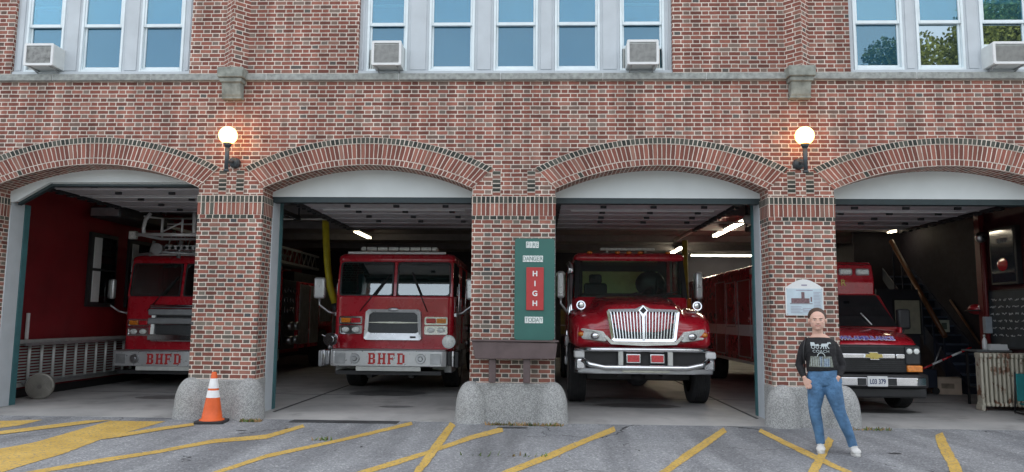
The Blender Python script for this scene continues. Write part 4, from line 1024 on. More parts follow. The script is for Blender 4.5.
b = MB(); b.box(-.52, .56, Y0 + .7, Y0 + .95, zt1 + .08, zt1 + .14, .02, 2); b.box(-.4, -.36, Y0 + .75, Y0 + .9, zt1, zt1 + .09); b.box(.36, .40, Y0 + .75, Y0 + .9, zt1, zt1 + .09); b.build('light_bar', LENS, cab)
b = MB(); b.tube([(-1.12, 2.0, .7), (-1.12, 2.0, 2.3)], .075, 16); b.tube([(-1.12, 2.0, 2.3), (-1.12, 2.05, 2.45), (-1.16, 2.12, 2.5)], .065, 16); b.box(-1.22, -1.02, 1.9, 2.1, .75, 1.25, .03, 2); b.build('exhaust_stack', CHR, e)
b = MB(); b.box(-1.26, -1.12, 1.45, 1.62, .62, .78, .02, 1); b.box(-1.25, -1.08, 1.5, 1.7, .95, 1.15, .02, 1); b.build('step_box', STEEL, e)
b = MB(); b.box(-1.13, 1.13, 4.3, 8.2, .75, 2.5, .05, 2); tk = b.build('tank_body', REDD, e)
b = MB(); b.box(-1.0, 1.0, 4.27, 4.295, 1.75, 2.62, .004, 1); b.build('reflection_panel', mat('lime_reflection', (.75, .88, .40), .5), tk)  # lime panel stands in for sunlit green reflected in the cab glass
b = MB(); b.box(-1.12, 1.12, 3.82, 4.2, .7, 1.7); b.build('pump_panel', DKG, e)

# ---- ambulance in the right bay
e = empty('ambulance', (5.30, 1.05, FZ), 'red ambulance with gold bow-tie badge and blue bonnet lettering behind the woman', 'ambulance')
def sect(y, w, zs_, zc, zl): 
    h = [(w * .97, zl), (w, zl + .1), (w, zs_ - .12), (w * .97, zs_ - .04), (w * .88, zs_ + .0), (w * .6, zc - .03), (w * .3, zc), (.0001, zc + .004)]
    return [(-x, y, z) for x, z in h] + [(x, y, z) for x, z in reversed(h)][1:]
b = MB(); b.loft([sect(.18, .74, 1.06, 1.10, .64), sect(.26, .80, 1.12, 1.17, .62), sect(.55, .92, 1.20, 1.26, .60), sect(.95, 1.0, 1.28, 1.33, .62), sect(1.35, 1.02, 1.36, 1.40, .62)])
hood = b.build('bonnet', RED, e); sb = hood.modifiers.new('s', 'SUBSURF'); sb.levels = 1; sb.render_levels = 1
b = MB(); b.box(-.74, .74, .10, .26, .64, 1.085, .03, 2); gr = b.build('grille', BLK, e)
b = MB()
for k in range(12): b.box(-.57, .57, .088, .1, .69 + k * .032, .70 + k * .032)
b.build('grille_mesh', DKG, gr)
b = MB(); b.box(-.50, .34, .055, .10, .872, .952, .015, 2); b.box(.35, .49, .06, .10, .872, .948, .012, 2); b.build('grille_bar', CHR, gr)
b = MB(); bt = [(-.135, -.026), (-.06, -.026), (-.05, -.05), (.075, -.05), (.06, -.026), (.135, -.026), (.12, .026), (.06, .026), (.05, .05), (-.075, .05), (-.06, .026), (-.12, .026)]
b.prism([(x, .915 + z) for x, z in bt], 'y', .03, .055, .003); bo = b.build('bow_tie_badge', mat('gold_badge', (.62, .50, .16), .3, metal=.7), gr)
b = MB(); b.prism([(x * 1.12, .915 + z * 1.2) for x, z in bt], 'y', .042, .06); b.build('badge_rim', CHR, bo)
for s in (-1, 1):
    b = MB(); b.box(s * .50, s * .735, .07, .24, .78, 1.07, .02, 2); h = b.build('headlight_housing', DKG, e)
    for q in (0, 1):
        b = MB(); xc = s * (.565 + q * .11); b.ell((xc, .068, .99), (.048, .02, .045), 16, 8); b.build('headlight', LENS, h)
    b = MB(); b.box(s * .52, s * .76, .062, .24, .665, .77, .015, 2); b.build('turn_lens', AMB, h)
b = MB(); b.prism([(-.90, .42), (-.86, .10), (-.66, 0), (.66, 0), (.86, .10), (.90, .42)], 'z', .42, .63, .03); bp = b.build('bumper', BLK, e)
b = MB(); b.prism([(-.70, .05), (-.66, -.03), (.62, -.03), (.80, .06), (.80, .10), (-.8, .10)], 'z', .455, .585, .012); b.build('bumper_chrome', CHR, bp)
b = MB(); b.box(-.82, .82, .08, .5, .26, .42, .03, 2); b.build('air_dam', BLK, bp)
for s in (-1, 1):
    b = MB(); b.box(s * .17, s * .30, -.04, -.028, .465, .575, .004, 1); b.build('bumper_pad', DKG, bp)
b = MB(); b.box(-.155, .155, -.05, -.032, .445, .605, .006, 1); pl = b.build('number_plate', WHT, bp)
text('L03 379', .105, mat('plate_ink', (.05, .07, .16), .5), 'number', pl, (0, -.0525, .52), sx=.72, bold=.002)
BL = mat('blue_letter', (.16, .13, .50), .4); WO = mat('white_outline', (.70, .62, .72), .4)
rx = radians(90 - 62)
for mm_, bo_, dy, dzz in ((WO, .012, 0, 0), (BL, .001, -.003, .003)):
    text('TOWN-AMBULANCE', .135, mm_, 'bonnet_lettering', e, (-.10, .235 + dy, 1.185 + dzz), (radians(33), 0, 0), ext=.004 if bo_ > .005 else .006, bold=bo_, sx=.80)
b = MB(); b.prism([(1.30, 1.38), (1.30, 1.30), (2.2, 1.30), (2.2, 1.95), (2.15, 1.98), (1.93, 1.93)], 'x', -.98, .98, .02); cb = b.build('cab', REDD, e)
b = MB(); b.loft([[(-.97, 1.27, 1.375), (.97, 1.27, 1.375), (.97, 1.30, 1.36), (-.97, 1.30, 1.36)], [(-.88, 1.87, 1.93), (.88, 1.87, 1.93), (.88, 1.9, 1.915), (-.88, 1.9, 1.915)]], smooth=False); b.build('windscreen', glass('dark_windscreen', (.2, .25, .25), .4, .06, (.012, .015, .018), .6), cb)
b = MB(); b.tube([(.52, 1.26, 1.40), (.42, 1.45, 1.60)], .014, 6); b.build('wiper', WHT, cb)
for s in (-1, 1):
    mirror(e, s * .95, 1.45, 1.32, s, BLK, reach=.20, h=.36, drop=.0)
    b = MB(); b.box(s * .96, s * 1.02, 1.2, 2.2, .50, 1.36, .02, 1); b.build('door', RED, cb)
b = MB(); b.box(-.97, .97, 2.2, 9.6, .55, 2.57, .05, 2); bx = b.build('box_body', RED, e)
b = MB(); b.prism([(2.19, 1.90), (2.19, 2.54), (2.05, 2.50), (1.98, 2.2), (2.0, 1.93)], 'x', -.92, .92, .03); b.build('box_brow', RED, e)
for x in (-.74, -.42, .40, .71):
    b = MB(); b.box(x - .125, x + .125, 1.955, 2.03, 2.30, 2.43, .03, 2); q = b.build('warning_light', BUMP, e)
    b = MB(); b.box(x - .10, x + .10, 1.945, 1.96, 2.325, 2.41, .015, 2); b.build('light_lens', LENS, q)
text('R', .16, GOLD, 'roof_letter', e, (.345, 1.972, 2.16), ext=.004, bold=.003)
for s in (-1, 1):
    wheel(e, s * .84, 1.12, .40, .24, s, STEEL); wheel(e, s * .80, 7.1, .40, .42, s, CHR)
    b = MB(); b.box(s * .972, s * .985, 2.25, 9.55, 1.13, 1.36); b.build('white_stripe', WHT, bx)
    b = MB(); b.box(s * .975, s * .99, 2.3, 6.5, .56, .62, .004, 1); b.box(s * .975, s * .99, 7.7, 9.5, .56, .62, .004, 1); b.build('rub_rail', OFFW, bx)
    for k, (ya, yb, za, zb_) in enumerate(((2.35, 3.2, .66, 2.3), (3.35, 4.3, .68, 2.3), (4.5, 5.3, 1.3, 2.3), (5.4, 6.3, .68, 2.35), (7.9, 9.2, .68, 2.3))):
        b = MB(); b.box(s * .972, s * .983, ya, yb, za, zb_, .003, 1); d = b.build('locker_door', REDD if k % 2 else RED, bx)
        b = MB(); frame_prism(b, ya, yb, za, zb_, .03, .025, 0, .006)
        b.xf(Matrix(((0, s, 0, s * .983), (1, 0, 0, 0), (0, 0, 1, 0), (0, 0, 0, 1)))); b.build('door_trim', ALU, d)
        b = MB(); b.box(s * .983, s * 1.0, ya + .06, ya + .14, 1.42, 1.52, .01, 1); b.build('handle', CHR, d)
    b = MB(); b.box(s * .97, s * 1.0, 3.0, 3.3, 2.38, 2.5, .01, 1); b.build('side_lamp', LENS, bx)
    b = MB(); b.cyl((s * .972, 7.1, .42), (s * .99, 7.1, .42), .50, .50, 28); b.build('wheel_arch', BLK, bx)
    b = MB(); b.box(s * .975, s * 1.02, 2.55, 2.8, 1.75, 2.1, .02, 1); b.build('vent', BLK, bx)

# ------------------------------------------------------------------ things in the garage
# ladder lying on edge along the left wall
RG = mat('ladder_metal', (.45, .46, .45), .45, metal=.3)
e = empty('extension_ladder', (-8.93, 1.35, .25), 'aluminium extension ladder lying on edge along the dark red wall', 'ladder')
b = MB()
for z in (.06, .80): b.box(-.03, .03, 0, 4.1, z, z + .07, .006, 1)
b.build('rail', RG, e)
b = MB()
for z in (.10, .76): b.box(.035, .08, .35, 4.3, z, z + .05, .006, 1)
b.build('fly_rail', ALU, e)
RG = mat('ladder_rung', (.62, .63, .62), .45, metal=.2)
for k in range(12):
    b = MB(); b.cyl((0, .22 + k * .33, .12), (0, .22 + k * .33, .82), .026, None, 10); b.build('rung', RG, e)
# many thin slats of the rack behind
b = MB()
for k in range(13): b.box(-.075, -.05, .05, 4.0, .14 + k * .052, .162 + k * .052)
b.build('rack_slats', mat('pale_slat', (.46, .46, .45), .6), e)
e = empty('hose_roll', (-8.52, 1.65, FZ), 'round rolled fire hose leaning below the ladder', 'hose roll', rz=radians(18))
b = MB(); n = 40; rings = []
Mh = Matrix.Translation((0, 0, .22)) @ Matrix.Rotation(radians(-8), 4, 'Y')
HOSE = mat('canvas_hose', (.27, .26, .23), .8, var=.25, bmp=.004)
for u, r in ((-.5, .03), (-.5, .26), (-.42, .272), (.42, .272), (.5, .26), (.5, .03)): r *= .8; rings.append([(r * cos(2 * pi * k / n), u * .09, r * sin(2 * pi * k / n)) for k in range(n)])
b.loft(rings); b.xf(Mh); o = b.build('coil', HOSE, e)
b = MB(); m = 9; pts = []
for k in range(m * 24):
    a = 2 * pi * k / 24; r = (.03 + .23 * k / (m * 24)) * .8; pts.append((r * cos(a), -.047, r * sin(a)))
b.tube(pts, .005, 5); b.cyl((0, -.06, 0), (0, .0, 0), .035, None, 14); b.xf(Mh); b.build('spiral_edge', mat('hose_edge', (.12, .11, .10), .8), o)
b = MB(); b.box(-9.0, -8.965, 1.84, 1.9, 1.05, 1.58, .004, 1); tag(b.build('white_post', WHT), 'short white upright post above the near end of the ladder', 'post')
# duct heater under the ceiling of the first bay
e = empty('unit_heater', (-8.50, 3.3, 3.48), 'dark grey ceiling heater hanging over the ladder wall', 'heater')
b = MB(); b.box(-.42, .22, 0, 2.2, 0, .22, .04, 2); b.build('casing', DKG, e)
b = MB(); b.box(-.38, .18, -.01, 0, .03, .19, .004, 1); b.build('outlet', ALU, e)
b = MB()
for x in (-.3, .2): b.cyl((x, .4, .28), (x, .4, .70), .012, None, 6); b.cyl((x, 1.8, .28), (x, 1.8, .70), .012, None, 6)
b.build('hanger', ALU, e)
# ducts & pipes under the ceiling
def pipe(pts, r, m, name, label, cat):
    b = MB(); b.tube(pts, r, 10); return tag(b.build(name, m), label, cat)
pipe([(-9.0, 5.1, 3.7), (-4.3, 5.1, 3.7), (.6, 5.15, 3.68), (3.4, 5.2, 3.68), (5, 5.3, 3.70)], .022, OFFW, 'conduit', 'thin pale conduit running across under the garage ceiling', 'conduit')
pipe([(3.75, 1.5, 3.75), (3.75, 9.5, 3.75)], .05, OFFW, 'ceiling_pipe', 'pale pipe running back beside the lit tube lamp', 'pipe')
e = empty('exhaust_hose', (-4.62, 5.0, 3.9), 'yellow exhaust hose hanging from the ceiling beside the fire engine', 'hose')
b = MB(); b.tube([(-.25, .6, .0), (-.08, .1, -.35), (-.02, 0, -.75), (.02, 0, -1.2), (.10, 0, -1.7), (.22, .0, -2.05)], .075, 14); b.build('hose', YEL, e)
b = MB(); b.cyl((.22, 0, -2.05), (.27, 0, -2.25), .09, .10, 16); b.build('nozzle', DKG, e)
# fluorescent lamps
TUBED = tube_mat('weak_tube', (1, .85, .6), 3)
def tube_lamp(p, q, label, lit=True, grp='strip lamps under the garage ceiling'):
    p, q = Vector(p), Vector(q); e = empty('strip_lamp', p, label, 'lamp', grp); d = q - p; u = d.normalized(); s = Vector((u.y, -u.x, 0)).normalized()
    b = MB(); hw = .09
    vs = [s * hw, s * .05 + Vector((0, 0, .06)), -s * .05 + Vector((0, 0, .06)), -s * hw]
    b.loft([[v for v in vs], [v + d for v in vs]], smooth=False); b.build('housing', OFFW, e)
    for k in (-1, 1):
        b = MB(); b.cyl(s * .04 * k + Vector((0, 0, -.03)), s * .04 * k + d + Vector((0, 0, -.03)), .02, None, 10); b.build('tube', TUBE if lit == True else TUBED, e)
tube_lamp((4.80, 6.2, 3.9), (4.86, 9.6, 3.9), 'lit strip lamp nearest the top right corner of the third bay')
tube_lamp((5.5, 15.9, 3.9), (7.9, 15.9, 3.9), 'long lit strip lamp seen crosswise at the back above the ambulance')
tube_lamp((4.6, 12.9, 3.9), (4.66, 15.9, 3.9), 'lit strip lamp seen just above the cab roof of the bonneted truck')
tube_lamp((9.05, 7.5, 3.88), (9.0, 8.3, 3.88), 'lit strip lamp over the dark staircase in the right bay', 2)
tube_lamp((-5.0, 9.0, 3.9), (-5.0, 10.6, 3.9), 'dim strip lamp far back between the two flat-nosed engines', 2)
e = empty('clamp_lamp', (4.25, 4.2, 3.62), 'pale round lamp by the upper corner of the third bay', 'lamp')
b = MB(); b.ell((0, 0, 0), (.10, .08, .10)); b.build('lamp_head', OFFW, e)
b = MB(); b.tube([(0, 0, .08), (0, 0, .42)], .014, 6); b.build('stem', DKG, e)
# gear along the back wall and between the bays
rnd = random.Random(3)
gcol = [mat('coat_tan', (.14, .10, .05), .9), mat('coat_black', (.02, .02, .022), .9), mat('coat_yellow', (.24, .20, .04), .8)]
for k in range(9):
    x = -4.9 + k * .38 if k < 5 else -.9 + (k - 5) * .4
    e = empty('turnout_coat', (x, 16.72, 1.0), ('firefighter coat hanging in row at the back of garage'), 'coat', 'coats hung at the back')
    b = MB(); b.loft([[(px * w_, py * .12, z) for px, py in [(cos(2 * pi * i / 12), sin(2 * pi * i / 12)) for i in range(12)]] for z, w_ in ((0, .19), (.3, .18), (.75, .17), (.85, .12), (.92, .05))]); b.build('coat', gcol[k % 3], e)
    b = MB(); b.box(-.18, .18, -.13, -.118, .3, .34); b.build('reflective_band', OFFW, e)
e = empty('tool_cabinet', (-.4, 15.9, FZ), 'grey steel cabinet at the back between two bays', 'cabinet')
b = MB(); b.box(-.6, .6, 0, .5, 0, 1.9, .01, 1); b.build('body', DKG, e)
b = MB(); b.box(-.57, -.01, -.012, 0, .05, 1.85, .004, 1); b.box(.01, .57, -.012, 0, .05, 1.85, .004, 1); b.build('door', ALU, e)
# small yellow-capped pole between the truck and the ambulance
e = empty('hose_stand', (3.05, 4.6, FZ), 'yellow post with dark cap between bonneted truck and ambulance', 'post')
b = MB(); b.cyl((0, 0, 0), (0, 0, 3.1), .06, None, 14); b.build('pole', mat('mustard', (.36, .25, .03), .5), e)
b = MB(); b.box(-.10, .10, -.10, .10, 1.6, 1.9, .03, 2); b.build('collar', AMB, e)

# ---- right bay: staircase
e = empty('staircase', (8.72, 4.75, FZ), 'dark navy staircase rising away behind the ambulance, with wooden handrail', 'stairs')
b = MB(); n = 13
for k in range(n):
    b.box(.02, .70, k * .26, k * .26 + .30, k * .20 + .15, k * .20 + .19)
b.build('tread', mat('tread_blue', (.09, .115, .17), .6), e)
b = MB()
for k in range(n): b.box(.03, .69, k * .26 + .01, k * .26 + .02, k * .20 - .01, k * .20 + .148)
b.build('riser', NAVY, e)
b = MB()
for x in (-.02, .70): b.prism([(-.1, 0), (.25, 0), (n * .26, n * .2 - .1), (n * .26, n * .2 + .2), (-.1, .2)], 'x', x, x + .03)
b.build('stringer', NAVY, e)
b = MB(); M_ = [(-.06, .55, 1.15), (-.06, 2.75, 3.42)]
b.tube([Vector(M_[0]), Vector(M_[1])], .055, 8); b.build('handrail', RAILW, e)
b = MB()
for k in range(6): b.box(-.06, -.03, .6 + k * .42, .63 + k * .42, .3 + k * .32, 1.2 + k * .43)
b.build('baluster', NAVY, e)
b = MB(); b.tube([(.66, .55, 1.0), (.66, 1.6, 1.95)], .025, 8); b.build('wall_rail', RAILW, e)
# board, papers
b = MB(); b.box(7.95, 8.52, 6.0, 6.04, 1.3, 2.06, .004, 1); o = b.build('notice_board', mat('buff_board', (.46, .43, .32), .7, var=.15)); tag(o, 'buff notice board with black frame behind the ambulance mirror', 'board')
b = MB(); frame_prism(b, 7.93, 8.54, 1.28, 2.08, .01, .03, 5.985, 6.0); b.build('frame', BLK, o)
b = MB(); b.box(8.02, 8.25, 5.99, 5.998, 1.5, 1.85); b.build('sheet', mat('grey_print', (.20, .21, .22), .7, var=.5, scale=12), o)
b = MB(); b.box(8.70, 8.93, 5.6, 5.62, 1.36, 1.62, .003, 1); o = b.build('framed_paper', mat('pale_green_paper', (.5, .52, .42), .7)); tag(o, 'small pale framed paper at the foot of the stairs', 'picture')
b = MB(); b.box(8.76, 8.87, 5.592, 5.6, 1.42, 1.56); b.build('print', mat('dark_print', (.10, .13, .10), .7), o)
b = MB(); b.box(7.6, 8.52, 6.06, 6.12, FZ, 2.3); tag(b.build('partition', INDARK), 'dark partition behind the buff notice board', 'partition')
# carton
e = empty('cardboard_box', (8.33, 4.75, FZ), 'open cardboard box on the floor near the stairs', 'box', rz=radians(-8))
b = MB(); b.box(-.24, .24, -.16, .16, 0, .33, .004, 1); b.build('carton', CARD, e)
b = MB(); b.prism([(-.24, .33), (-.44, .25), (-.44, .255), (-.24, .335)], 'y', -.16, .14); b.prism([(-.24, .33), (.22, .345), (.22, .35), (-.24, .335)], 'y', -.16, -.02); b.build('flap', CARD, e)
b = MB(); b.box(-.14, .10, -.1615, -.160, .12, .22); b.build('label_print', mat('carton_print', (.25, .2, .15), .8, var=.4), e)
# work table
e = empty('work_table', (7.66, 2.42, FZ), 'dark narrow work table with bottle and tray on top', 'table')
b = MB(); b.box(0, .60, 0, .5, .945, .975, .004, 1); b.build('tabletop', mat('grey_top', (.16, .17, .17), .5), e)
for x in (.06, .53):
    for y in (.04, .44):
        b = MB(); b.box(x, x + .035, y, y + .035, 0, .945); b.build('leg', BLK, e)
b = MB(); b.box(.06, .56, .05, .47, .30, .32); b.build('shelf', BLK, e)
e = empty('spray_bottle', (7.90, 2.60, FZ + .975), 'white plastic bottle standing on the work table', 'bottle')
b = MB(); b.loft([[(r * cos(2 * pi * k / 16), r * sin(2 * pi * k / 16), z) for k in range(16)] for r, z in ((.035, 0), (.04, .02), (.04, .15), (.03, .19), (.014, .21), (.014, .23))]); b.build('body', WHT, e)
b = MB(); b.cyl((0, 0, .23), (0, 0, .265), .02, None, 12); b.build('cap', OFFW, e)
e = empty('plastic_tray', (8.11, 2.62, FZ + .975), 'white plastic basket standing on the work table beside bottle', 'tray')
b = MB(); b.box(-.16, .16, -.1, .1, 0, .012); 
for a in ((-.16, -.15, -.1, .1), (.15, .16, -.1, .1), (-.15, .15, -.1, -.09), (-.15, .15, .09, .1)): b.box(*a, .012, .10)
for k in range(8): b.box(-.14 + k * .037, -.12 + k * .037, -.104, -.10, .03, .08)
b.build('basket', WHT, e)
# electric box, bell, cabinet, chalkboard on the right wall
e = empty('electric_box', (8.16, 3.02, 1.38), 'pale grey electric box on the red post above table', 'electric box')
b = MB(); b.box(-.03, .16, -.10, .0, 0, .30, .008, 1); b.build('case', mat('pale_blue_box', (.34, .38, .42), .5), e)
b = MB(); b.cyl((.06, -.05, .30), (.06, -.05, .55), .014, None, 8); b.build('conduit', ALU, e)
b = MB(); b.box(.08, .12, -.108, -.10, .12, .18); b.build('switch', BLK, e)
e = empty('hard_hat', (8.20, 3.35, 1.82), 'red and black helmet hanging above the electric box', 'helmet')
b = MB(); b.ell((0, -.02, .0), (.13, .16, .10)); b.build('shell', REDD, e)
b = MB(); b.loft([[(r * 1.1 * cos(2 * pi * k / 20), r * 1.3 * sin(2 * pi * k / 20) - .02, z) for k in range(20)] for r, z in ((.12, -.01), (.165, -.03), (.165, -.04), (.1, -.03))]); b.build('brim', BLK, e)
b = MB(); b.box(-.03, .03, -.18, -.16, .0, .07); b.build('badge', WHT, e)
e = empty('alarm_bell', (8.17, 3.0, 3.14), 'round metal alarm bell high on the red post', 'bell')
b = MB(); n = 24
b.loft([[(r * cos(2 * pi * k / n), y, r * sin(2 * pi * k / n)) for k in range(n)] for r, y in ((.10, 0), (.105, -.02), (.10, -.05), (.07, -.08), (.02, -.095))]); b.build('gong', STEEL, e)
b = MB(); b.cyl((0, -.09, 0), (0, -.11, 0), .022, None, 12); b.build('boss', DKG, e)
e = empty('wall_cabinet', (8.30, 2.05, 2.24), 'black glass-fronted case with red helmet picture inside, above the chalkboard', 'display case')
b = MB(); b.box(-.10, 0, 0, .75, 0, 1.02, .01, 1); b.build('case', BLK, e)
b = MB(); b.box(-.108, -.102, .05, .70, .05, .97); g = b.build('front', mat('dark_blue_print', (.02, .028, .04), .12, coat=1), e)
b = MB(); b.loft([[(-.112 - d, .38 + r * cos(2 * pi * k / 16), .36 + r * .8 * sin(2 * pi * k / 16)) for k in range(16)] for d, r in ((0, .15), (.004, .13), (.006, .02))]); b.build('red_badge', REDLENS, g)
b = MB(); b.box(-.112, -.109, .22, .50, .74, .82); b.build('heading', mat('dim_heading', (.16, .17, .18), .6, var=.6, scale=30), g)
e = empty('chalkboard', (8.30, 1.12, 1.12), 'large black chalkboard with rows of chalk writing on the right wall', 'chalkboard')
b = MB(); b.box(-.05, 0, 0, 1.92, 0, 1.04, .006, 1); fr = b.build('frame', BLK, e)
b = MB(); b.box(-.056, -.051, .03, 1.89, .03, 1.01); bd = b.build('board', mat('slate', (.035, .045, .052), .6, var=.25, scale=4), e)
CH = mat('chalk', (.62, .63, .64), .9)
rnd = random.Random(5)
for r_ in range(6):
    b = MB(); allp = []; y = 1.84 - rnd.uniform(0, .1); z = .86 - r_ * .125
    while y > .25:
        w_ = rnd.uniform(.08, .2); pts = []
        k = int(w_ / .012)
        for i in range(k): pts.append((-.058, y - i * .012, z + rnd.uniform(-.022, .022)))
        if len(pts) > 2: allp.append(list(pts))
        y -= w_ + .05
    for w_p in allp: b = MB(); b.tube(w_p, .005, 4); b.build('chalk_word', CH, bd)
# old cast radiator standing at the right
e = empty('radiator', (7.30, 1.30, FZ), 'rusty cream painted cast iron radiator standing at right door jamb', 'radiator', rz=radians(-6))
CR = mat('chipped_cream_paint', (.50, .47, .38), .6, var=.18, scale=5, bmp=.002)
m, t, p = nt('rusty_cream_paint'); co = objco(t)
f = ramp(t, noise(t, 5, 6, co, .65), [(.54, (.50, .47, .38)), (.60, (.20, .10, .06))]); t.links.new(f, p.inputs['Base Color']); p.inputs['Roughness'].default_value = .7; CR = m
for k in range(13):
    b = MB(); x = .04 + k * .068
    b.box(x - .022, x + .022, .55, .75, .10, .92, .02, 3); b.box(x - .026, x + .026, .53, .77, .86, .95, .02, 2); b.box(x - .026, x + .026, .53, .77, .07, .14, .02, 2); b.build('fin', CR, e)
b = MB(); b.box(0, .06, .54, .76, 0, .09, .01, 1); b.box(.82, .88, .54, .76, 0, .09, .01, 1); b.build('foot', CR, e)
# teal folding chair leaning on it
e = empty('camp_chair', (7.93, 1.50, FZ), 'teal folding camp chair in front of the radiator', 'chair', rz=radians(-8))
TLF = mat('teal_fabric', (.015, .20, .21), .8)
b = MB(); b.box(-.20, .24, -.02, .0, .20, .64, .008, 1); b.build('seat_back', TLF, e)
b = MB(); b.box(-.18, .22, -.34, -.03, .15, .17, .006, 1); b.build('seat', TLF, e)
for x in (-.21, .25):
    b = MB(); b.tube([(x, .06, 0), (x, -.01, .66)], .014, 8); b.tube([(x, .05, .02), (x, -.36, .02), (x, -.34, .17)], .014, 8); b.build('frame', BLK, e)
# broom / tool with orange and white pole
e = empty('striped_pole', (7.45, 3.9, FZ + .55), 'thin red and white pole slanting out behind the ambulance bumper', 'pole')
for k in range(5):
    b = MB(); p0 = Vector((0, 0, 0)) + Vector((.95, 0, .42)) * (k / 5); p1 = Vector((.95, 0, .42)) * ((k + 1) / 5) * .999; b.cyl(p0, p1, .02, None, 10); b.build('band', (REDLENS, WHT)[k % 2], e)
e = empty('hand_cart', (7.9, 4.6, FZ), 'dark tool cart standing behind the striped pole', 'cart')
b = MB(); b.box(-.35, .2, 0, .4, .12, .5, .02, 1); b.build('bin', NAVY, e)
for x in (-.3, .15):
    b = MB(); b.cyl((x, -.02, .07), (x, .02, .07), .07, None, 14); b.build('wheel', RUB, e)
b = MB(); b.tube([(.15, .1, .5), (.35, .1, .95)], .015, 8); b.build('handle', ALU, e)
# plants at the foot of the piers
gm = mat('weed_green', (.10, .15, .04), .8, var=.4); gd = mat('dry_leaf', (.30, .19, .09), .85, var=.4)
def weeds(x0, x1, y, n, name='weeds', dry=.5):
    b = MB()
    for k in range(n):
        x = random.uniform(x0, x1); yy = y + random.uniform(-.05, .04); h = random.uniform(.01, .05); a = random.uniform(0, 2 * pi)
        dx, dy = cos(a) * .012, sin(a) * .012; lx, ly = random.uniform(-.03, .03), random.uniform(-.03, .03)
        b.mi = 1 if random.random() < dry else 0
        b.quad([(x - dx, yy - dy, G), (x + dx, yy + dy, G), (x + dx * .3 + lx, yy + dy * .3 + ly, G + h), (x - dx * .3 + lx, yy - dy * .3 + ly, G + h)])
    o = b.build(name, [gm, gd], recalc=False); o['kind'] = 'stuff'; o['label'] = 'weeds and dry leaves along the foot of the pier'; return o
weeds(-.75, .35, -.26, 260, dry=.65); weeds(-4.25, -3.95, -.28, 120); weeds(4.3, 4.9, -.22, 70); weeds(-2.75, -2.5, -1.75, 26, dry=.1); weeds(-.9, .4, -2.6, 26, dry=.3)

# ------------------------------------------------------------------ the woman
def remesh(o, vox, sm=2):
    r = o.modifiers.new('r', 'REMESH'); r.mode = 'VOXEL'; r.voxel_size = vox; r.use_smooth_shade = True
    s = o.modifiers.new('s', 'SMOOTH'); s.factor = .5; s.iterations = sm
    dg = bpy.context.evaluated_depsgraph_get(); dg.update()
    me = bpy.data.meshes.new_from_object(o.evaluated_get(dg)); me.name = o.name
    ms = list(o.data.materials); o.modifiers.clear(); o.data = me
    me.materials.clear()
    for m in ms: me.materials.append(m)
    for p in me.polygons: p.use_smooth = True; p.material_index = 0
    return o
m, t, p = nt('skin'); co = objco(t)
t.links.new(ramp(t, noise(t, 14, 4, co), [(.3, (.64, .39, .305)), (.7, (.67, .42, .33))]), p.inputs['Base Color']); p.inputs['Roughness'].default_value = .5
p.inputs['Subsurface Weight'].default_value = .12; p.inputs['Subsurface Radius'].default_value = (.02, .008, .004); SKIN = m
PE = empty('person', (3.35, -2.05, G), 'woman in a black printed sweater and jeans with thumbs in her pockets, white sneakers', 'person', rz=radians(-17))
# local coords: x right, z up; face towards -y. Everything measured from the photograph in metres
def seg(b, P, n=14):
    # P: list of (x, y, z, rx, ry) – tube of ellipses perpendicular to the path
    pts = [Vector(q[:3]) for q in P]; rings = []
    for i, c in enumerate(pts):
        d = (pts[min(i + 1, len(pts) - 1)] - pts[max(i - 1, 0)]).normalized()
        sx = Vector((1, 0, 0)); sx = (sx - d * sx.dot(d)).normalized() if abs(d.x) < .9 else Vector((0, 0, 1)); sy = d.cross(sx)
        rings.append([c + sx * P[i][3] * cos(2 * pi * k / n) + sy * P[i][4] * sin(2 * pi * k / n) for k in range(n)])
    b.loft(rings)
HX, HZ = -.07, 1.535      # head centre
b = MB()
hd = Vector((HX, -.01, HZ))
b.ell(hd + Vector((0, .018, .030)), (.084, .098, .090), 20, 14)
b.ell(hd + Vector((0, -.020, -.030)), (.071, .070, .080), 20, 14)
b.ell(hd + Vector((0, -.050, -.082)), (.032, .030, .024), 14, 8)
for s in (-1, 1):
    b.ell(hd + Vector((s * .033, -.060, -.022)), (.026, .022, .022), 12, 8)
    b.ell(hd + Vector((s * .086, .012, -.008)), (.010, .020, .030), 10, 8)
b.ell(hd + Vector((0, -.088, -.012)), (.0125, .016, .028), 10, 8); b.ell(hd + Vector((0, -.096, -.027)), (.017, .014, .011), 10, 8)
b.ell(hd + Vector((0, -.074, .022)), (.050, .016, .012), 12, 8)
seg(b, [(HX, .02, 1.33, .064, .060), (HX, .012, 1.40, .054, .055), (HX, .0, 1.46, .052, .056)])
seg(b, [(HX + .01, .01, 1.20, .15, .085), (HX + .01, .012, 1.28, .155, .08), (HX + .005, .014, 1.325, .10, .062), (HX, .012, 1.36, .058, .052)], 20)
b.ell((-.0, .0, 1.0), (.12, .09, .30)); 
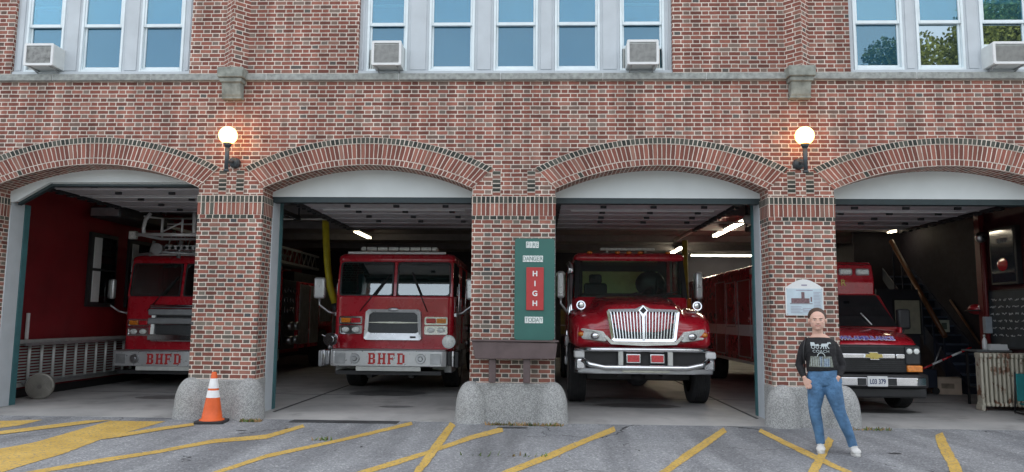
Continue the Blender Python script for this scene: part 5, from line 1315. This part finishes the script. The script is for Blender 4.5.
# forearms, wrists, hands (kept inside sleeves until the cuff)
def arm(sx, S, E_, Wr):
    seg(b, [(*S, .044, .044), (*((Vector(S) + Vector(E_)) / 2), .040, .040), (*E_, .034, .035), (*((Vector(E_) * .6 + Vector(Wr) * .4)), .033, .033), (*Wr, .021, .025)], 12)
SL, EL_, WL_ = (-.222, .01, 1.232), (-.285, .015, .985), (-.232, -.085, .840)
SR, ER, WR = (.105, .01, 1.232), (.185, .02, .99), (.125, -.080, .855)
arm(-1, SL, EL_, WL_); arm(1, SR, ER, WR)
seg(b, [(-.02, 0, .9, .10, .07), (-.02, 0, .80, .10, .07)])
seg(b, [(-.10, 0, .84, .05, .06), (-.118, 0, .62, .05, .05), (-.128, 0, .44, .04, .04), (-.08, .02, .07, .03, .03)]); seg(b, [(.055, 0, .84, .05, .06), (.095, 0, .62, .05, .05), (.142, -.01, .44, .04, .04), (.262, 0, .07, .03, .03)])
def hand(wr, dr, s, tuck):
    # wr wrist, dr direction, s side of thumb (+1 towards +x)
    wr = Vector(wr); d = Vector(dr).normalized(); sd_ = Vector((s, 0, 0)); sd_ = (sd_ - d * sd_.dot(d)).normalized(); up = d.cross(sd_)
    if up.y > 0: up = -up
    pal = wr + d * .045
    seg(b, [(*(wr - d * .02), .022, .022), (*wr, .023, .020), (*(wr + d * .03), .034, .017), (*(wr + d * .065), .038, .015), (*(wr + d * .078), .034, .013)], 12)
    for k, (L_, o_) in enumerate(((.062, .027), (.070, .010), (.066, -.008), (.052, -.025))):
        a = wr + d * .070 + sd_ * o_; b1 = a + d * L_ * .5 + sd_ * (o_ * .12) + up * .004; b2 = b1 + d * L_ * .42 - up * .010
        if tuck: b2 = b1 + d * L_ * .15 - up * .008
        seg(b, [(*(a - d * .02), .0085, .0085), (*a, .0088, .0088), (*b1, .0080, .0080), (*b2, .0068, .0068)], 8)
    t0 = wr + d * .018 + sd_ * .020; t1 = wr + d * .046 + sd_ * .046; t2 = wr + d * .070 + sd_ * .050
    seg(b, [(*t0, .013, .013), (*t1, .011, .011), (*t2, .008, .008)], 8)
hand(WL_, (.38, -.05, -.90), 1, False)
hand(WR, (-.62, .10, -.74), -1, True)
body = b.build('body', SKIN, PE); remesh(body, .0052, 2)
# lips by location
lip = mat('lips', (.60, .27, .23), .4); body.data.materials.append(lip)
for pz in body.data.polygons:
    c = pz.center - hd
    if c.y < -.062 and abs(c.z + .060 - abs(c.x) * .30) < .0055 and abs(c.x) < .030: pz.material_index = 1
HP = Vector((HX, .0, 1.42))
def headfix(o, blend=True):
    for v in o.data.vertices:
        k = min(1, max(0, (v.co.z - 1.34) / .09)) if blend else 1; k = k * k * (3 - 2 * k)
        v.co = v.co + (HP + (v.co - HP) * 1.10 + Vector((0, 0, -.034)) - v.co) * k
EYW = mat('eye_white', (.7, .68, .66), .3); EYI = mat('iris', (.08, .06, .04), .2); BRO = mat('brow_hair', (.16, .09, .05), .8); TEE = mat('teeth', (.9, .88, .84), .3)
for s in (-1, 1):
    b = MB(); b.ell(hd + Vector((s * .030, -.0815, .006)), (.0125, .006, .0055), 12, 8); ey = b.build('eye', EYW, body)
    b = MB(); b.ell(hd + Vector((s * .030, -.0865, .006)), (.0052, .003, .0050), 10, 8); b.build('iris', EYI, ey)
    b = MB(); b.tube([hd + Vector((s * .015, -.0885, .019)), hd + Vector((s * .030, -.089, .024)), hd + Vector((s * .047, -.079, .019))], .0032, 6); b.build('eyebrow', BRO, body)
# hair pulled back
HAIR = mat('brown_hair', (.060, .034, .022), .55, var=.35, scale=40, bmp=.003, bscale=70)
b = MB(); b.ell(hd + Vector((0, .034, .042)), (.094, .100, .095), 24, 16); b.ell(hd + Vector((0, .10, -.01)), (.045, .04, .05), 14, 10)
for v in b.bm.verts:
    r_ = v.co - hd
    if r_.y < -.045 and r_.z < .060: v.co.y = hd.y - .045 + (r_.y + .045) * .1
hair = b.build('hair', HAIR, PE); remesh(hair, .005, 2)
for o in [body, hair] + list(body.children) + [c for q in body.children for c in q.children]: headfix(o, o is body)
# sweater
KN = mat('black_knit', (.014, .014, .016), .9, var=.3, scale=60, bmp=.03, bscale=11)
b = MB(); X = HX + .012
seg(b, [(-.030, .0, .935, .176, .125), (-.034, -.002, .99, .178, .132), (-.042, -.006, 1.08, .168, .128), (-.052, -.016, 1.17, .176, .138), (X, -.008, 1.225, .182, .112), (X, .004, 1.270, .168, .090), (X, .008, 1.295, .142, .078), (X, .010, 1.308, .125, .070)], 28)
def sleeve(S, E_, Wr, inx):
    S, E_, Wr = map(Vector, (S, E_, Wr))
    seg(b, [(S.x + inx * .11, S.y, S.z + .040, .05, .05), (S.x + inx * .05, S.y, S.z + .022, .056, .058), (S.x + inx * .008, S.y, S.z - .012, .055, .058), (*(S * .72 + E_ * .28), .052, .055), (*(S * .4 + E_ * .6), .050, .052), (*E_, .047, .047), (*(E_ * .5 + Wr * .5), .041, .042), (*(E_ * .1 + Wr * .9), .031, .033)], 14)
sleeve(SL, EL_, WL_, 1); sleeve(SR, ER, WR, -1)
sw = b.build('sweater', KN, PE); remesh(sw, .0075, 3)
# print on the chest: carriage, word, handbag
cx = -.050
PW = mat('print_white', (.48, .54, .55), .7); PG = mat('print_grey', (.20, .22, .19), .7, var=.6, scale=45); PB = mat('print_blue', (.16, .22, .30), .7, var=.6, scale=45)
def onchest(b, dy=0):
    for v in b.bm.verts: v.co.x = cx + (v.co.x - cx) * 1.32; v.co.z = 1.13 + (v.co.z - 1.13) * 1.22
    from mathutils.bvhtree import BVHTree
    bv = BVHTree.FromPolygons([v.co.copy() for v in sw.data.vertices], [tuple(p.vertices) for p in sw.data.polygons])
    for v in b.bm.verts:
        h = bv.ray_cast(Vector((v.co.x, -1, v.co.z)), Vector((0, 1, 0)))
        if h[0]: v.co.y = h[0].y - .004 - dy + (v.co.y)
def grid(b, x0, x1, z0, z1, n=5):
    for i in range(n):
        for j in range(n):
            xa, xb, za, zb_ = x0 + (x1 - x0) * i / n, x0 + (x1 - x0) * (i + 1) / n, z0 + (z1 - z0) * j / n, z0 + (z1 - z0) * (j + 1) / n
            b.quad([(xa, 0, za), (xb, 0, za), (xb, 0, zb_), (xa, 0, zb_)])
b = MB()
# carriage
for a, r_ in ((-.062, .017), (-.028, .014)):
    k = 14; 
    for i in range(k):
        t0, t1 = 2 * pi * i / k, 2 * pi * (i + 1) / k
        b.quad([(cx + a + r_ * cos(t0), 0, 1.192 + r_ * sin(t0)), (cx + a + r_ * cos(t1), 0, 1.192 + r_ * sin(t1)), (cx + a + r_ * .7 * cos(t1), 0, 1.192 + r_ * .7 * sin(t1)), (cx + a + r_ * .7 * cos(t0), 0, 1.192 + r_ * .7 * sin(t0))])
for poly in ([(-.082, 1.203), (-.014, 1.203), (-.018, 1.222), (-.045, 1.215), (-.052, 1.236), (-.082, 1.236)],
             [(.0, 1.203), (.012, 1.198), (.055, 1.200), (.062, 1.214), (.070, 1.232), (.062, 1.240), (.050, 1.226), (.008, 1.224)],
             [(.068, 1.228), (.086, 1.222), (.084, 1.232), (.072, 1.241)],
             [(.004, 1.20), (.010, 1.20), (.000, 1.176), (-.006, 1.176)], [(.018, 1.20), (.024, 1.20), (.026, 1.176), (.020, 1.176)],
             [(.048, 1.202), (.055, 1.202), (.070, 1.180), (.063, 1.178)], [(.036, 1.202), (.043, 1.202), (.046, 1.176), (.039, 1.176)], [(-.02, 1.208), (.01, 1.212), (.01, 1.209), (-.02, 1.205)]):
    b.quad([(cx + x, 0, z) for x, z in poly])
onchest(b); b.build('carriage_print', PW, sw, recalc=False)
tx = text('COACH', .036, PW, 'word_print', sw, (cx, 0, 1.152), ext=0, bold=.0, sp=1.1)
bt_ = bmesh.new(); bt_.from_mesh(tx.data); bt_.transform(Matrix.Translation((cx, 0, 1.152)) @ Matrix.Rotation(pi / 2, 4, 'X'))
class _B: pass
q = _B(); q.bm = bt_; onchest(q); bt_.to_mesh(tx.data); bt_.free(); tx.location = (0, 0, 0); tx.rotation_euler = (0, 0, 0)
b = MB(); grid(b, cx - .088, cx + .088, 1.005, 1.105, 8)
for v in b.bm.verts: v.co.x = cx + (v.co.x - cx) * (1.12 - (v.co.z - 1.005) * 1.6)
onchest(b); b.build('bag_print', PG, sw, recalc=False)
b = MB(); grid(b, cx + .02, cx + .07, 1.01, 1.085, 4); grid(b, cx - .012, cx + .006, 1.01, 1.105, 3); onchest(b, .002); b.build('bag_print_patch', PB, sw, recalc=False)
b = MB()
for i in range(12):
    t0, t1 = pi * i / 12, pi * (i + 1) / 12
    b.quad([(cx + .034 * cos(t0), 0, 1.103 + .04 * sin(t0)), (cx + .034 * cos(t1), 0, 1.103 + .04 * sin(t1)), (cx + .027 * cos(t1), 0, 1.103 + .033 * sin(t1)), (cx + .027 * cos(t0), 0, 1.103 + .033 * sin(t0))])
for k in range(9): x = cx - .08 + k * .018; b.quad([(x, 0, 1.012), (x + .003, 0, 1.012), (x + .003, 0, 1.085 + .01 * (k % 3)), (x, 0, 1.085 + .01 * (k % 3))])
onchest(b, .003); b.build('bag_outline', PW, sw, recalc=False)
# jeans
DEN = mat('blue_denim', (.07, .16, .29), .85, var=.45, scale=7, bmp=.03, bscale=13)
b = MB()
seg(b, [(-.030, .0, .975, .150, .106), (-.026, .002, .93, .168, .118), (-.022, .004, .87, .188, .130), (-.018, .004, .80, .195, .126), (-.016, .0, .755, .180, .11)], 28)
seg(b, [(-.10, .0, .84, 0.099, 0.117), (-.105, -.002, .74, 0.101, 0.111), (-.118, -.006, .62, 0.088, 0.096), (-.132, -.008, .50, 0.070, 0.077), (-.128, .0, .44, 0.066, 0.070), (-.112, .012, .34, 0.064, 0.070), (-.090, .022, .20, 0.053, 0.056), (-.080, .026, .09, 0.050, 0.056)], 18)
seg(b, [(.055, .0, .84, 0.099, 0.117), (.068, -.004, .74, 0.103, 0.111), (.095, -.012, .62, 0.090, 0.097), (.125, -.020, .50, 0.071, 0.078), (.142, -.018, .44, 0.066, 0.071), (.180, -.012, .34, 0.064, 0.070), (.232, -.004, .20, 0.053, 0.056), (.262, .0, .085, 0.050, 0.057)], 18)
je = b.build('jeans', DEN, PE); remesh(je, .0075, 3)
# shoes
SHO = mat('white_sneaker', (.62, .62, .60), .6, var=.15, scale=20); SOL = mat('sole_white', (.5, .5, .48), .6)
for ax, ay, ang in ((-.080, .02, -3), (.268, -.005, 7)):
    M_ = Matrix.Translation((ax, ay, 0)) @ Matrix.Rotation(radians(ang), 4, 'Z')
    b = MB(); rs = []
    for y, w_, h in ((.065, .022, .050), (.055, .034, .075), (.02, .040, .098), (-.02, .041, .098), (-.06, .043, .074), (-.10, .052, .070), (-.135, .050, .062), (-.162, .038, .050), (-.175, .016, .034)):
        n = 12; rs.append([(w_ * cos(2 * pi * k / n), y, .018 + h * .5 + h * .5 * sin(2 * pi * k / n)) for k in range(n)])
    b.loft(rs); b.ell((0, .015, .095), (.040, .048, .03)); b.xf(M_); sh = b.build('shoe', SHO, PE); remesh(sh, .006, 2)
    b = MB(); n = 24; out = []
    for k in range(n):
        a = 2 * pi * k / n; y = -.065 + .137 * sin(a); w_ = .044 + .008 * (-sin(a)); out.append((w_ * cos(a), y))
    b.prism(out, 'z', 0, .024, .005); b.xf(M_); b.build('sole', SOL, sh)
    b = MB()
    for k in range(5): y = -.035 - k * .018; b.tube([(-.022, y, .099 - k * .007), (0, y - .004, .107 - k * .0078), (.022, y, .099 - k * .007)], .003, 5)
    b.xf(M_); b.build('lace', OFFW, sh)
# bag strap on the left-of-picture shoulder
b = MB(); b.tube([(-.205, -.03, 1.315), (-.232, -.078, 1.20), (-.238, -.09, 1.10), (-.225, -.03, 1.0), (-.22, .08, .92)], .009, 6); b.build('bag_strap', BLK, PE)

# ------------------------------------------------------------------ trees across the street, mirrored in the right-hand windows
LEAF = mat('autumn_leaf', (.16, .17, .03), .6, var=.55, scale=.5); LEAF2 = mat('green_leaf', (.07, .11, .025), .6, var=.4, scale=.5); BARK = mat('bark', (.12, .09, .07), .9, var=.3)
def tree(x, y, h, r, leaf, label, n=9000, seed=1, cz=None):
    rn = random.Random(seed); e = empty('maple_tree', (x, y, G), label, 'tree', 'trees across the street')
    b = MB(); b.tube([(0, 0, 0), (.1, 0, h * .25), (-.1, .1, h * .5), (0, 0, h * .85)], [.35, .28, .18, .05], 10)
    tips = []
    for k in range(14):
        a = rn.uniform(0, 2 * pi); z0 = h * rn.uniform(.25, .65); R_ = r * rn.uniform(.5, .9); tp = Vector((R_ * cos(a), R_ * sin(a), z0 + h * rn.uniform(.12, .3))); tips.append(tp)
        b.tube([(0, 0, z0), tp * .5 + Vector((0, 0, z0 * .5)), tp], [.12, .07, .02], 6)
    b.build('trunk', BARK, e)
    cl = [t_ for t_ in tips] + [Vector((rn.gauss(0, r * .45), rn.gauss(0, r * .45), h * rn.uniform(.45, .98))) for _ in range(26)]
    cl = [c for c in cl if ((c.x ** 2 + c.y ** 2) / r ** 2 + ((c.z - h * .65) / (h * .38)) ** 2) < 1.15]
    b = MB()
    for k in range(n):
        c = cl[rn.randrange(len(cl))]; u = Vector((rn.gauss(0, 1), rn.gauss(0, 1), rn.gauss(0, .8))).normalized() * (r * .36 * rn.random() ** .4)
        p = c + u; a = Vector((rn.uniform(-1, 1), rn.uniform(-1, 1), rn.uniform(-1, 1))).normalized(); q = a.orthogonal().normalized(); s = rn.uniform(.07, .15)
        b.quad([p + a * s, p + q * s * .6, p - a * s, p - q * s * .6])
    b.build('crown', leaf, e, recalc=False)
tree(28.5, -30, 21, 5.2, LEAF, 'tall yellow-green tree mirrored in the far right window', 60000, 2)
tree(23.0, -31, 19.0, 3.6, LEAF, 'lower yellow-green tree mirrored in the window beside the air conditioner', 42000, 3)
tree(19.6, -34, 16.0, 2.6, LEAF2, 'green tree mirrored faintly in the first right-hand window', 20000, 5)

# unseen wood added across the street so glass and chrome mirror dark foliage
rn = random.Random(11); b = MB()
for k in range(60000):
    x = rn.uniform(-95, 95); h = 8.5 + 2.5 * sin(x * .19) + 1.6 * sin(x * .53 + 1); z = h * rn.random() ** .7; y = -50 + rn.gauss(0, 2.2)
    c = Vector((x, y, z)); a = Vector((rn.uniform(-1, 1), rn.uniform(-1, 1), rn.uniform(-1, 1))).normalized(); q = a.orthogonal().normalized(); s = rn.uniform(.18, .42)
    b.quad([c + a * s, c + q * s * .7, c - a * s, c - q * s * .7])
o = b.build('added_wood', LEAF2, recalc=False); o['kind'] = 'stuff'; o['label'] = 'added unseen wood across the street, for dark reflections in glass and chrome'
# every loose piece of these parts becomes a part of its own
def split_loose(o):
    bm = bmesh.new(); bm.from_mesh(o.data); bm.faces.ensure_lookup_table(); seen = set(); isl = []
    for f in bm.faces:
        if f.index in seen: continue
        st = [f]; seen.add(f.index); g = []
        while st:
            c = st.pop(); g.append(c.index)
            for e in c.edges:
                for l in e.link_faces:
                    if l.index not in seen: seen.add(l.index); st.append(l)
        isl.append(set(g))
    bm.free()
    if len(isl) < 2 or len(isl) > 60: return
    src = o.data
    for k, g in enumerate(isl):
        bm = bmesh.new(); bm.from_mesh(src); bm.faces.ensure_lookup_table()
        bmesh.ops.delete(bm, geom=[f for f in bm.faces if f.index not in g], context='FACES')
        me = bpy.data.meshes.new(o.name.split('.')[0]); bm.to_mesh(me); bm.free()
        for m_ in src.materials: me.materials.append(m_)
        if k == 0: o.data = me
        else:
            c = o.copy(); c.data = me; C.objects.link(c)
SPL = ('pillar', 'step_box', 'chassis', 'hinge', 'door_frame', 'weather_strip', 'gauge', 'hose_inlet', 'screw', 'bracket', 'ceiling_beam', 'outer_wall', 'back_inner_wall', 'right_inner_wall', 'door_track', 'hanger', 'grille_guard', 'guard_bar', 'foot', 'wall_rail', 'rail', 'fly_rail', 'leg', 'light_bar_divider')
for o in [x for x in C.objects if x.type == 'MESH' and x.name.split('.')[0] in SPL]: split_loose(o)
